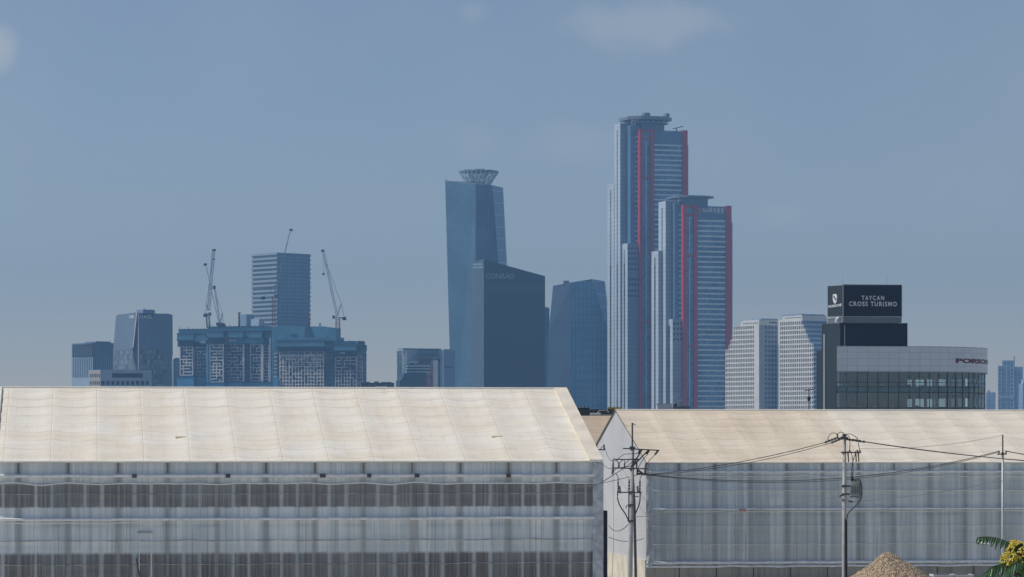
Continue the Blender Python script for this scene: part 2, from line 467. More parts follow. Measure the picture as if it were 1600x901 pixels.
MB().face([(L_len, 0.05, 0), (L_len, 2 * L_half, 0), (L_len, 2 * L_half, L_eave), (L_len, L_half, L_ridge - 0.05), (L_len, 0.05, L_eave - 0.05)]).build('gable_wall', m_gable, shedL)
MB().face([(L_len, 2 * L_half, 0), (0, 2 * L_half, 0), (0, 2 * L_half, L_eave - 0.1), (L_len, 2 * L_half, L_eave - 0.1)]).build('back_wall', m_gable, shedL)
MB().tube([(L_len, -0.28, L_eave - 0.02), (0.05, -0.28, L_eave - 0.02)], 0.075, 8).build('eave_trim', m_trim, roof)
MB().tube([(L_len, L_half, L_ridge + 0.02), (0.05, L_half, L_ridge + 0.02)], 0.10, 8).build('ridge_trim', m_trim, roof)
m_verge = plain('tan_verge_fabric', (0.80, 0.73, 0.61), 0.7, var=0.10)
MB().prism([(-1.0, -0.3, L_eave + 0.02), (0.08, -0.3, L_eave + 0.02), (0.08, L_half, L_ridge + 0.04), (-1.0, L_half, L_ridge + 0.04)],
           [(-1.0, -0.3, L_eave + 0.12), (0.08, -0.3, L_eave + 0.12), (0.08, L_half, L_ridge + 0.13), (-1.0, L_half, L_ridge + 0.13)]).build('verge_strip', m_verge, roof)
MB().tube([(L_len, -0.28, L_eave + 0.02), (L_len, L_half, L_ridge + 0.03)], 0.09, 8).build('verge_trim', m_trim, roof)
for px, py in ((282, 682), (776, 681)):
    t = (718.5 - py) / (719 - 606.0); t = t * 0.97
    y = L_half * t; x = fl.u(px, y); z = L_eave + (L_ridge - L_eave) * t
    pm = MB()
    for i in range(5):
        a = -0.42 + 0.17 * i
        pm.tube([(x + a, y - 0.05, z + 0.0 + 0.02 * random.random()), (x + a + 0.2, y + 0.03, z + 0.01 + 0.03 * random.random())], 0.07, 6)
    pm.build('repair_patch', m_tape, roof)
# rolled hems, broken where the lashings are
cuts = [L_len, fl.u(206), fl.u(214), fl.u(352), fl.u(360), fl.u(499), fl.u(509), fl.u(573), fl.u(580), fl.u(647), fl.u(655), fl.u(790), fl.u(798), fl.u(932)]
for i in range(0, len(cuts), 2):
    hem(cuts[i], cuts[i + 1] if i + 1 < len(cuts) else -0.3, fl.z(741.5), 0.13, i + 1.0, y=-0.24).build('hem_roll', m_roll, shedL, smooth=True)
m_lash = plain('dark_lashing', (0.10, 0.10, 0.10), 0.7)
for i in range(1, len(cuts) - 1, 2):
    MB().box(cuts[i] + 0.04, cuts[i + 1] - 0.04, -0.30, -0.12, fl.z(744.5), fl.z(738.5)).build('lashing', m_lash, shedL)
hem(L_len, -0.1, fl.z(753.5), 0.055, 21.0, y=-0.12, wob=0.16).build('hem_roll', m_roll, shedL, smooth=True)
hem(L_len, fl.u(640), fl.z(808), 0.11, 22.0, y=-0.24, wob=0.04).build('hem_roll', m_roll, shedL, smooth=True)
hem(fl.u(640), -0.3, fl.z(807.5), 0.13, 23.0, y=-0.24, wob=0.10).build('hem_roll', m_roll, shedL, smooth=True)
hem(L_len, fl.u(210), fl.z(813.5), 0.045, 24.0, y=-0.16, wob=0.08).build('hem_roll', m_roll, shedL, smooth=True)
for z, r, s in ((fl.z(769.5), 0.018, 31.0), (fl.z(841), 0.03, 32.0), (fl.z(877.5), 0.025, 33.0)):
    hem(L_len, -0.1, z, r, s, y=-0.12, wob=0.10).build('seam_rope', m_seam, shedL, smooth=True)
m_edge = plain('grey_corner_sheeting', (0.50, 0.54, 0.56), 0.5, var=0.25, sc=2.0)
def corner_strip(x0, x1, y, z0, z1, seed, name, par, mat):
    def fn(a, b):
        x = x0 + (x1 - x0) * a; z = z0 + (z1 - z0) * b
        return (x, y - 0.10 * math.sin(a * math.pi) + 0.10 * mnoise.noise(Vector((x * 3, z * 1.4, seed))), z)
    return MB().sheet(fn, 10, 90, lambda a, b: (x0 + (x1 - x0) * a, z0 + (z1 - z0) * b)).build(name, mat, par, smooth=True)
corner_strip(-0.75, 0.10, -0.30, 0.0, L_eave - 0.1, 4.0, 'corner_strip', shedL, m_edge)
# a tall frame pressing out through the sheeting
MB().prism([(fl.u(215), -0.30, fl.z(829)), (fl.u(239), -0.30, fl.z(829)), (fl.u(239), 0.0, fl.z(829)), (fl.u(215), 0.0, fl.z(829))],
           [(fl.u(217), -0.16, fl.z(826.5)), (fl.u(237), -0.16, fl.z(826.5)), (fl.u(237), 0.0, fl.z(826.5)), (fl.u(217), 0.0, fl.z(826.5))]).build('frame_bulge', m_edge, shedL)
for px in (217, 236):
    MB().tube([(fl.u(px) + 0.05 * (i % 2), -0.19, fl.z(832) - i * 0.2) for i in range(20)], 0.035, 5).build('lacing', m_roll, shedL)
MB().tube([(fl.u(212.5), -0.25, fl.z(868)), (fl.u(215), -0.22, fl.z(879)), (fl.u(219), -0.22, fl.z(898)), (fl.u(222), -0.22, 0.2)], 0.035, 6).build('loose_rope', m_black, shedL)
# tall narrow black panel at the right end of the shed
MB().box(0.25, 0.52, 0.35, 3.2, 0.55, fl.z(797)).build('black_end_panel', m_black, shedL)

# ---------------- right shed: origin at its left front corner
fr_ = Fr(1010, 287, YAW)
R_eave = fr_.z(721.5)
R_half = fr_.w(962)
R_ridge = fr_.z(640.0, 0, R_half)
R_len = fr_.u(1760)
shedR = fthing('storage_shed', 'right storage shed with sand coloured roof, pale gable and blue grey sheeted wall', 'shed', fr_)
m_wallR = wall_mat('blue_grey_sheeting', (0.62, 0.70, 0.70), (0.86, 0.92, 0.92), (0.22, 0.205, 0.185),
                   ((1.6, fr_.z(794), 0.42), (fr_.z(794), fr_.z(740), 0.22)), 2.3, 0.5, 3.3, R_eave)
zb = fr_.z(885)
seamsR = [(fr_.z(736), 0.9), (fr_.z(743), 0.5), (fr_.z(766), 0.3), (fr_.z(794.5), 0.8), (fr_.z(822), 0.25), (fr_.z(850), 0.25), (fr_.z(880), 0.9)]
wrinkled_wall(0, R_len, zb, R_eave - 0.05, seamsR, 0.09, 12.0, 3.3).build('wall', m_wallR, shedR, smooth=True)
roofR = roof_sheet(0, R_len, -0.25, R_half, R_eave, R_ridge, 3.55, 0.14, 15.0).build('roof', m_roofR, shedR, smooth=True)
MB().face([(0, R_half, R_ridge), (R_len, R_half, R_ridge), (R_len, 2 * R_half, R_eave), (0, 2 * R_half, R_eave)]).build('roof', m_roofR, shedR)
ga = MB()
zc = fr_.z(874)
ga.face([(0, 0.05, zc), (0, 2 * R_half, zc), (0, 2 * R_half, R_eave), (0, R_half, R_ridge - 0.05), (0, 0.05, R_eave - 0.05)])
ga.build('gable_wall', m_gable, shedR)
m_plinth = plain('cream_plinth', (0.62, 0.58, 0.48), 0.8, var=0.15)
MB().box(-0.10, 0.05, 0.06, 2 * R_half, 0, zc).build('gable_plinth', m_plinth, shedR)
MB().face([(R_len, 0.05, 0), (R_len, 2 * R_half, 0), (R_len, 2 * R_half, R_eave), (R_len, R_half, R_ridge - 0.05), (R_len, 0.05, R_eave - 0.05)]).build('gable_wall', m_gable, shedR)
MB().face([(0, 2 * R_half, 0), (R_len, 2 * R_half, 0), (R_len, 2 * R_half, R_eave - 0.1), (0, 2 * R_half, R_eave - 0.1)]).build('back_wall', m_gable, shedR)
MB().tube([(-0.05, -0.28, R_eave - 0.02), (R_len, -0.28, R_eave - 0.02)], 0.06, 8).build('eave_trim', m_trim, roofR)
MB().tube([(-0.05, R_half, R_ridge + 0.02), (R_len, R_half, R_ridge + 0.02)], 0.10, 8).build('ridge_trim', m_trim, roofR)
m_vd = plain('dark_verge_line', (0.16, 0.15, 0.13), 0.7)
MB().tube([(-0.06, -0.25, R_eave + 0.02), (-0.06, R_half, R_ridge)], 0.035, 6).build('verge_line', m_vd, roofR)
MB().tube([(-0.06, R_half, R_ridge), (-0.06, 2 * R_half, R_eave)], 0.09, 6).build('verge_line', m_vd, roofR)
for py, r, wb, s in ((736, 0.085, 0.05, 41.0), (743.5, 0.04, 0.14, 42.0), (766, 0.03, 0.04, 43.0), (794.5, 0.075, 0.04, 44.0), (798.5, 0.03, 0.06, 45.0),
                     (822, 0.022, 0.06, 46.0), (850, 0.022, 0.05, 47.0)):
    hem(0.25, R_len, fr_.z(py), r, s, y=-0.20 if r > 0.05 else -0.13, wob=wb).build('hem_roll', m_roll, shedR, smooth=True)
hem(0.0, R_len, fr_.z(878.5), 0.13, 48.0, y=-0.20, wob=0.06).build('hem_roll', m_roll, shedR, smooth=True)
hem(0.0, R_len, fr_.z(884.5), 0.10, 49.0, y=-0.20, wob=0.08).build('hem_roll', m_roll, shedR, smooth=True)
corner_strip(-0.06, 0.55, -0.2, zb, R_eave - 0.1, 14.0, 'corner_strip', shedR, m_edge)
NC = NT('stained_concrete_panels'); uvc = NC.uv()
cb_ = NC.brick(NC.scale(uvc, (1, 1, 1), (0.4, 0, 0)), 3.4, 9.0, 0.06, (0.46, 0.45, 0.39), (0.40, 0.39, 0.34), (0.09, 0.09, 0.08))
cs_ = NC.noise(NC.scale(uvc, (2.2, 0.12, 1)), 1.0, 6, 0.65)
m_conc = NC.fin(NC.mix(NC.math('MULTIPLY', NC.rng(cs_, 0.42, 0.7), 0.6), cb_['Color'], (0.17, 0.165, 0.14)), 0.85)
MB().box(0, R_len, 0.05, 0.35, 0, zb + 0.02).build('base_wall', m_conc, shedR)
m_orange = plain('orange_tag', (0.55, 0.12, 0.03), 0.6)
tg = MB()
for dx in (-0.16, 0.16): tg.prism([(fr_.u(1159) + dx - 0.13, -0.36, fr_.z(798)), (fr_.u(1159) + dx + 0.13, -0.36, fr_.z(798.5)), (fr_.u(1159) + dx + 0.10, -0.28, fr_.z(798)), (fr_.u(1159) + dx - 0.10, -0.28, fr_.z(798))],
                                  [(fr_.u(1159) + dx - 0.10, -0.36, fr_.z(795)), (fr_.u(1159) + dx + 0.12, -0.36, fr_.z(794.5)), (fr_.u(1159) + dx + 0.10, -0.28, fr_.z(795)), (fr_.u(1159) + dx - 0.10, -0.28, fr_.z(795))])
tg.build('orange_tie', m_orange, shedR)

# ---------------- middle shed behind the gap
fm = Fr(846, 372, YAW)
shedM = fthing('storage_shed', 'tan roofed shed glimpsed in the gap between the two nearer sheds', 'shed', fm)
M_half = 17.0; M_ridge = fm.z(648.5, 0, M_half); M_eave = M_ridge - 6.0; M_len = 17.0
m_roofM = roof_mat('tan_roof_fabric', (0.60, 0.49, 0.36), (0.55, 0.44, 0.32), (0.42, 0.33, 0.24))
roof_sheet(0, M_len, -0.25, M_half, M_eave, M_ridge, 3.55, 0.12, 25.0).build('roof', m_roofM, shedM, smooth=True)
MB().face([(0, M_half, M_ridge), (M_len, M_half, M_ridge), (M_len, 2 * M_half, M_eave), (0, 2 * M_half, M_eave)]).build('roof', m_roofM, shedM)
MB().box(0.05, M_len - 0.05, 0, 2 * M_half, 0, M_eave - 0.1).build('wall', m_gable, shedM)
for x in (0.06, M_len - 0.06):
    MB().face([(x, 0, M_eave - 0.1), (x, 2 * M_half, M_eave - 0.1), (x, M_half, M_ridge - 0.1)]).build('gable_wall', m_gable, shedM)

# ================================================================== DISTANT BUILDINGS
def bx(fr, a, b, y0, dep, top, z0=0.0, mb=None):
    mb = mb or MB()
    x0, x1 = fr.u(a, y0), fr.u(b, y0)
    return mb.box(x0, x1, y0, y0 + dep, z0, fr.z(top, x0, y0))
def lbox(fr, a, b, x0, dep, top, z0=0.0):
    """box hung on the left face between photo columns a..b, from x0 inwards by dep"""
    ya, yb = fr.w(b, x0), fr.w(a, x0)
    return MB().box(x0, x0 + dep, ya, yb, z0, fr.z(top, x0, ya))

def pane_set(parent, mats, cells, axis, recess_pos, limit=100, name='window'):
    """window panes as parts of their building; the 100 that show largest singly, the rest in one part"""
    mesh_cache = {}
    rest = MB(); first = True
    for i, (a0, a1, z0, z1) in enumerate(cells):
        if axis == 'x': q = [(0, 0, 0), (a1 - a0, 0, 0), (a1 - a0, 0, z1 - z0), (0, 0, z1 - z0)]; loc = (a0, recess_pos, z0)
        else: q = [(0, 0, 0), (0, a1 - a0, 0), (0, a1 - a0, z1 - z0), (0, 0, z1 - z0)]; loc = (recess_pos, a0, z0)
        if i < limit:
            key = (round(a1 - a0, 2), round(z1 - z0, 2))
            if key not in mesh_cache:
                o = MB().face(q).build(name, mats, parent); mesh_cache[key] = o.data
            else:
                o = bpy.data.objects.new(name, mesh_cache[key]); COL.objects.link(o); o.parent = parent
            o.location = loc
        else:
            rest.face([(p[0] + loc[0], p[1] + loc[1], p[2] + loc[2]) for p in q])
    if rest.f:
        o = rest.build(name, mats, parent); o['kind'] = 'stuff'

def punched(mb, axis, pos, inward, a0, a1, z0, z1, ncol, wf, b0, b1):
    """one storey of a wall with holes: columns ncol between a0..a1; window takes fraction wf of the width and b0..b1 of the height"""
    cw = (a1 - a0) / ncol; cells = []
    P = (lambda a, z, d=0.0: (a, pos + d, z)) if axis == 'x' else (lambda a, z, d=0.0: (pos + d, a, z))
    zb0, zb1 = z0 + (z1 - z0) * b0, z0 + (z1 - z0) * b1
    mb.face([P(a0, z0), P(a1, z0), P(a1, zb0), P(a0, zb0)])
    mb.face([P(a0, zb1), P(a1, zb1), P(a1, z1), P(a0, z1)])
    for i in range(ncol):
        l = a0 + cw * i; m0 = l + cw * (1 - wf) / 2; m1 = m0 + cw * wf; r = l + cw
        mb.face([P(l, zb0), P(m0, zb0), P(m0, zb1), P(l, zb1)])
        mb.face([P(m1, zb0), P(r, zb0), P(r, zb1), P(m1, zb1)])
        D = inward
        mb.face([P(m0, zb0), P(m0, zb0, D), P(m0, zb1, D), P(m0, zb1)])
        mb.face([P(m1, zb0), P(m1, zb0, D), P(m1, zb1, D), P(m1, zb1)])
        mb.face([P(m0, zb0), P(m1, zb0), P(m1, zb0, D), P(m0, zb0, D)])
        mb.face([P(m0, zb1), P(m1, zb1), P(m1, zb1, D), P(m0, zb1, D)])
        cells.append((m0, m1, zb0, zb1))
    return cells

# ---- shared materials
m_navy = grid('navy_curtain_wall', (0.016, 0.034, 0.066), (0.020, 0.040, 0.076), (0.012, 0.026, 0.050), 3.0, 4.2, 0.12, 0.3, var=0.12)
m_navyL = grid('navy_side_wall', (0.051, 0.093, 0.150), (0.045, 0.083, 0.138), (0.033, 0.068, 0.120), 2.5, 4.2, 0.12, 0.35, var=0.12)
m_glassA = grid('steel_blue_glass', (0.068, 0.162, 0.251), (0.084, 0.190, 0.289), (0.057, 0.137, 0.218), 3.0, 4.2, 0.10, 0.3, var=0.15)
m_glassB = grid('deep_blue_glass', (0.061, 0.129, 0.219), (0.081, 0.161, 0.266), (0.143, 0.237, 0.333), 4.0, 4.2, 0.22, 0.3, var=0.25)
m_glassC = grid('teal_blue_glass', (0.106, 0.284, 0.439), (0.133, 0.333, 0.506), (0.022, 0.075, 0.125), 4.5, 8.4, 0.22, 0.28, var=0.15)
m_tglass = grid('banded_tower_glass', (0.083, 0.190, 0.322), (0.228, 0.417, 0.607), (0.114, 0.228, 0.380), 1.6, 2.55, 0.12, 0.3, var=0.3, wob=25)
m_band = plain('pale_spandrel', (0.734, 0.860, 0.860), 0.4, var=0.1, sc=0.1)
m_red = plain('red_column_paint', (0.546, 0.058, 0.078), 0.5, var=0.1, sc=0.1)
m_grey = grid('shade_grey_cladding', (0.29, 0.34, 0.41), (0.32, 0.37, 0.44), (0.20, 0.25, 0.31), 40.0, 4.1, 0.25, 0.4, 0.2, var=0.08)  # shade on the service tower fronts is put into this grey
m_silver = grid('lit_silver_cladding', (0.78, 0.86, 0.92), (0.66, 0.76, 0.84), (0.42, 0.52, 0.60), 1.9, 4.1, 0.26, 0.4, 0.1, var=0.08)  # paler for the sunlit flanks, light put into the colour
m_slot = grid('dark_slot_glazing', (0.012, 0.03, 0.05), (0.05, 0.10, 0.14), (0.01, 0.025, 0.04), 3.0, 8.2, 0.5, 0.35, var=0.3)
m_dark = plain('dark_recess', (0.020, 0.034, 0.055), 0.6)
m_bluegrey = plain('blue_grey_panel', (0.224, 0.336, 0.464), 0.6, var=0.08, sc=0.05)
m_paleblue = plain('pale_blue_panel', (0.364, 0.476, 0.588), 0.6, var=0.1, sc=0.05)
m_white = plain('white_paint', (0.70, 0.72, 0.74), 0.5, var=0.06)
m_text = plain('white_sign_letters', (0.78, 0.80, 0.82), 0.4, var=0.02)
m_textd = plain('grey_sign_letters', (0.30, 0.36, 0.44), 0.4, var=0.02)
m_steel = plain('steel_members', (0.20, 0.25, 0.31), 0.5, var=0.1)

# ---- twin red-column towers -------------------------------------------------
def red_tower(fr, label, P):
    t = fthing('skyscraper', label, 'skyscraper', fr, 'red columned towers')
    D = P['depth']
    # main shaft
    zt = fr.z(P['top']); xr = fr.u(P['right'])
    MB().box(0.5, xr - 0.5, 0.6, D, 0, zt).build('tower_shaft', m_tglass, t)
    # crown band without spandrels
    a, b = fr.u(P['c2'][1]), fr.u(P['c3'][0])
    z1 = fr.z(P['band0'] - 3)
    MB().box(a, b, 0.25, 0.6, z1, zt - 0.1).build('crown_panel', m_bluegrey2, t)
    z = fr.z(P['band0']); n = 0
    while z > 12 and n < 90:
        MB().box(a, b, 0.0, 0.598, z - 0.8, z + 0.8).build('spandrel', m_band, t)
        z -= P['pitch']; n += 1
    for (p0, p1), tp in ((P['c1'], P['top']), (P['c2'], P['top']), (P['c3'], P['top'])):
        MB().box(fr.u(p0), fr.u(p1), -1.6, 3.0, 0, zt + 0.8).build('red_column', m_red, t)
    for py in P['bars']:
        zz = fr.z(py)
        MB().box(fr.u(P['c1'][1]), fr.u(P['c2'][0]), -0.8, 0.4, zz - 0.9, zz + 0.9).build('red_crossbar', m_red, t)
    # narrow glass bay between the columns
    x0, x1 = fr.u(P['c1'][1]), fr.u(P['c2'][0]); xm = (x0 + x1) / 2
    MB().box(xm - 0.35, xm + 0.35, 0.1, 0.598, 0, fr.z(P['bars'][1] + 4)).build('mullion', m_band, t)
    # right return
    MB().box(xr - 0.5, fr.u(P['edge'], 4), 4.0, D - 4, 0, fr.z(P['edge_top'])).build('side_bay', m_tglass, t)
    # recessed balcony bay left of the columns
    bx(fr, P['rec'][0] - 3, P['c1'][0] + 1, 6.0, 20, P['rec_top']).build('recess_bay', m_bluegrey2, t)
    zz = fr.z(P['rec_top'] + 18, fr.u(P['rec'][1], 6), 5); n = 0
    while zz > fr.z(P['low_top']) and n < 60:
        MB().box(fr.u(P['c1'][0] - 4.5, 4), fr.u(P['c1'][0] - 0.6, 4), 4.0, 6.0, zz - 0.6, zz + 0.6).build('balcony_edge', m_band, t)
        zz -= P['pitch']; n += 1
    # service towers stepping back to the left: ribbed flank and plain front, sun and shade put into their colours
    for (pl, pc, pr, top, y0) in P['svc']:
        x0, x1 = fr.u(pc, y0), fr.u(pr, y0); y1 = fr.w(pl, x0); zz = fr.z(top, x0, y0)
        MB().box(x0 + 0.3, x1, y0, y1, 0, zz).build('service_tower', m_grey, t)
        L = y1 - y0
        MB().box(x0, x0 + 0.3, y0 + 0.02, y0 + L * 0.39, 0, zz - 0.02).build('lit_silver_flank', m_silver, t)
        MB().box(x0, x0 + 0.3, y0 + L * 0.61, y1 - 0.02, 0, zz - 0.02).build('lit_silver_flank', m_silver, t)
        MB().box(x0 + 0.1, x0 + 0.3, y0 + L * 0.39, y0 + L * 0.61, 0, min(zz - 6, fr.z(412))).build('slot_window', m_slot, t)
        if zz - 6 > fr.z(412): MB().box(x0 + 0.1, x0 + 0.3, y0 + L * 0.39, y0 + L * 0.61, fr.z(412), zz - 6).build('slot_window', m_slotp, t)
        MB().box(x0, x0 + 0.3, y0 + L * 0.39, y0 + L * 0.61, zz - 6, zz - 0.02).build('flank_cap', m_silver, t)
    # little square windows in the lowest service tower's front
    (pl, pc, pr, top, y0) = P['svc'][-1]
    for py in P['dots']:
        for i in range(P['ndot']):
            px = pc + (pr - pc) * (i + 0.5) / P['ndot'] * 0.98
            x = fr.u(px, y0); z = fr.z(py, x, y0)
            MB().box(x - 0.95, x + 0.95, y0 - 0.05, y0 - 0.001, z - 0.95, z + 0.95).build('window', m_dark, t)
    return t, zt
m_slotp = grid('pale_slot_glazing', (0.16, 0.24, 0.30), (0.30, 0.40, 0.46), (0.12, 0.19, 0.25), 3.0, 8.2, 0.5, 0.35, var=0.2)
m_bluegrey2 = grid('slate_blue_glass', (0.126, 0.238, 0.364), (0.154, 0.280, 0.420), (0.098, 0.196, 0.308), 6.0, 4.2, 0.15, 0.35, var=0.1)

f1 = Fr(998.5, 3200, 20)
P1 = dict(top=203, right=1074, depth=46, c1=(998.5, 1004), c2=(1015.5, 1021), c3=(1066, 1073.5), band0=226, pitch=4.98,
          bars=(205, 216.5, 279, 502), edge=1075.5, edge_top=224, rec=(988, 998), rec_top=196, low_top=381,
          svc=((949, 959.2, 975, 287, 34), (960, 969, 989.5, 193, 16), (970.6, 980.5, 1000, 380.5, 1.5)),
          dots=(388.5, 396.4, 404.8, 412.9, 421, 437, 445, 453, 461.5), ndot=4)
tw1, zt1 = red_tower(f1, 'tallest skyscraper with red corner columns and a rooftop landing deck', P1)
# crown: plant block, two decks on struts, gantry
CB = bx(f1, 1001, 1038, 8, 22, 191, zt1 + 0.01)
CB.build('plant_block', m_paleblue2 if 'm_paleblue2' in globals() else m_bluegrey, tw1)
def deck(fr, a, b, y0, y1, py, th, par, name, mat):
    x0, x1 = fr.u(a, y0), fr.u(b, y0); z = fr.z(py, x0, y0)
    c = 0.22 * (x1 - x0)
    poly = [(x0 + c, y0), (x1 - c, y0), (x1, y0 + c), (x1, y1 - c), (x1 - c, y1), (x0 + c, y1), (x0, y1 - c), (x0, y0 + c)]
    MB().vprism(poly, z - th, z).build(name, mat, par)
    return x0, x1, z
xa, xb, zd1 = deck(f1, 990, 1050, -2, 36, 189.5, 1.2, tw1, 'lower_deck', m_steel)
xa, xb, zd2 = deck(f1, 987, 1056, -4, 40, 180.5, 3.2, tw1, 'landing_deck', m_steel)
st = MB()
for i in range(14):
    x = xa + 4 + (xb - xa - 10) * i / 13
    st.bar((x, 2, zd1), (x + (1.6 if i % 2 else -1.6), 2, zd2 - 3.2), 0.45)
    st.bar((x, 30, zd1), (x + (1.6 if i % 2 else -1.6), 30, zd2 - 3.2), 0.45)
st.build('deck_strut', m_band, tw1)
for a, b, tp in ((1007, 1016, 176.5), (1041, 1046, 177.5)):
    bx(f1, a, b, 6, 8, tp, zd2 + 0.01).build('roof_hut', m_steel, tw1)
g = MB()
gx = f1.u(1057, 10)
g.bar((gx, 10, zt1), (gx, 10, zt1 + 3.5), 0.8)
g.bar((gx - 4, 10, zt1 + 3.0), (gx + 7, 10, zt1 + 6.0), 0.9, 0.8)
g.build('cleaning_gantry', m_dark, tw1)
g = MB()
gx = f1.u(988, 6); gz = f1.z(196, gx, 6)
for dz in (0.5, 4, 7.5): g.bar((gx - 2, 4, gz + dz), (gx + 3.5, 4, gz + dz + 0.8), 0.6)
g.bar((gx - 1, 4, gz - 1), (gx - 1.5, 4, gz + 8), 0.5); g.bar((gx + 2, 4, gz - 1), (gx + 2, 4, gz + 8), 0.5)
g.build('cleaning_gantry', m_band, tw1)
text_front(f1, '파크원타워', 1037, 1048, 203.9, 206.6, 0.10, m_text, tw1)

f2 = Fr(1066, 3080, 20)
P2 = dict(top=321.5, right=1142.5, depth=46, c1=(1066.5, 1072), c2=(1083.5, 1089), c3=(1134, 1142), band0=344.5, pitch=4.95,
          bars=(323, 336, 400, 540), edge=1144.5, edge_top=345, rec=(1057, 1066), rec_top=318, low_top=497,
          svc=((1018, 1028.5, 1041, 392, 20), (1029, 1040, 1058, 314.5, 12), (1040.6, 1051, 1067, 497, 1.5)),
          dots=(504.5, 512.8, 521, 529), ndot=3)
tw2, zt2 = red_tower(f2, 'shorter red columned skyscraper with a signed top and flat roof canopy', P2)
bx(f2, 1068, 1106, 8, 22, 309, zt2 + 0.01).build('plant_block', m_bluegrey, tw2)
deck(f2, 1062, 1121, -4, 40, 305, 1.6, tw2, 'roof_canopy', m_steel)
g = MB()
gx = f2.u(1056, 6); gz = f2.z(316, gx, 6)
for dz in (0.5, 4): g.bar((gx - 2, 4, gz + dz), (gx + 4, 4, gz + dz + 0.8), 0.6)
g.bar((gx + 2, 4, gz - 1), (gx + 2, 4, gz + 6), 0.5)
g.build('cleaning_gantry', m_band, tw2)
text_front(f2, 'NH투자증권', 1098, 1131, 324.3, 333.0, -0.05, m_text, tw2, 0.03, 1.1)
# round emblem before the letters
em = MB(); ex = f2.u(1094); ez = f2.z(328.5)
for k in range(20):
    a0, a1 = 2 * math.pi * k / 20, 2 * math.pi * (k + 1) / 20
    em.face([(ex + 1.4 * math.cos(a0), 0.10, ez + 2.3 * math.sin(a0)), (ex + 1.4 * math.cos(a1), 0.10, ez + 2.3 * math.sin(a1)),
             (ex + 0.7 * math.cos(a1), 0.10, ez + 1.3 * math.sin(a1)), (ex + 0.7 * math.cos(a0), 0.10, ez + 1.3 * math.sin(a0))])
em.build('sign_emblem', plain('orange_emblem', (0.75, 0.30, 0.12), 0.5), tw2)

# ---- faceted glass towers (outlines of slanting facets) ----------------------
def facet(name, label, cat, top, bot, mats, group=None, mid=None):
    """vertical facets between matching rings of (px, py, depth) points; ring order runs left to right, then round the back"""
    O = Vector((X(bot[1][0], bot[1][2]), bot[1][2], 0))
    t = thing(name, label, cat, tuple(O), 0, group)
    T = [W3(*p) - O for p in top]
    B = []
    for p in bot:
        v = W3(p[0], 0, p[2]) - O; v.z = 0; B.append(v)
    n = len(T)
    M = [W3(*p) - O for p in mid] if mid else None
    for i in range(n):
        j = (i + 1) % n
        fb = MB()
        if M: fb.face([B[i], B[j], M[j], M[i]]); fb.face([M[i], M[j], T[j], T[i]])
        else: fb.face([B[i], B[j], T[j], T[i]])
        fb.build('facade', mats[min(i, len(mats) - 1)], t)
    MB().face(T).build('roof', m_steel, t)
    return t, O
m_stripe = grid('mullioned_edge_glass', (0.124, 0.248, 0.373), (0.149, 0.285, 0.422), (0.398, 0.596, 0.795), 3.4, 12.6, 0.5, 0.3, var=0.1)
ifc3, O3 = facet('skyscraper', 'leaning blue glass skyscraper with a ring shaped truss on its roof', 'skyscraper',
    [(695.5, 283, 3395), (743.5, 288, 3360), (769, 290, 3372), (786, 293.5, 3394), (741, 284, 3430)],
    [(707, 0, 3395), (743.5, 0, 3360), (803, 0, 3372), (808, 0, 3394), (760, 0, 3430)],
    [m_glassA, m_glassB, m_stripe, m_navy, m_navy])
for dpx, wd in ((743.5, 1.2),):
    MB().bar(W3(dpx, 288, 3359.6) - O3, Vector((0, -0.4, 0)), wd).build('corner_fin', m_bluegrey, ifc3)
# roof ring truss
rc = W3(748, 287, 3395) - O3; rt = W3(748, 270, 3395) - O3
RB, RT = 11.0, 21.0
ms = MB()
for k in range(26):
    a = 2 * math.pi * k / 26; a2 = a + math.pi / 13; a3 = a - math.pi / 13
    b = Vector((rc.x + RB * math.cos(a), rc.y + RB * math.sin(a), rc.z - 4))
    for q in (a2, a3): ms.bar(b, (rt.x + RT * math.cos(q), rt.y + RT * math.sin(q), rt.z), 0.55)
    a1 = 2 * math.pi * (k + 1) / 26
    for t_, r_ in ((0.45, RB + 0.45 * (RT - RB)), (0.0, RB)):
        zz = rc.z - 4 + t_ * (rt.z - rc.z + 4)
        ms.bar((rc.x + r_ * math.cos(a), rc.y + r_ * math.sin(a), zz), (rc.x + r_ * math.cos(a1), rc.y + r_ * math.sin(a1), zz), 0.5)
    ms.bar((rc.x + 5 * math.cos(a), rc.y + 5 * math.sin(a), rc.z - 4), (rt.x + 10 * math.cos(a2), rt.y + 10 * math.sin(a2), rt.z), 0.6)
ms.build('truss', m_band, ifc3)
ring = MB().vprism([(rt.x + RT * math.cos(2*math.pi*k/24), rt.y + RT * math.sin(2*math.pi*k/24)) for k in range(24)], rt.z, rt.z + 1.2)
ring.build('landing_deck', m_steel, ifc3)
for dx, wd, h in ((-11, 8, 1.6), (1, 10, 2.2), (12, 5, 1.4)):
    MB().box(rt.x + dx - wd/2, rt.x + dx + wd/2, rt.y - 8, rt.y - 4, rt.z + 1.2, rt.z + 1.2 + h).build('roof_rail', m_band, ifc3)
MB().bar(W3(697, 284, 3400) - O3, W3(697, 279.5, 3400) - O3, 0.8).build('roof_mast', m_steel, ifc3)

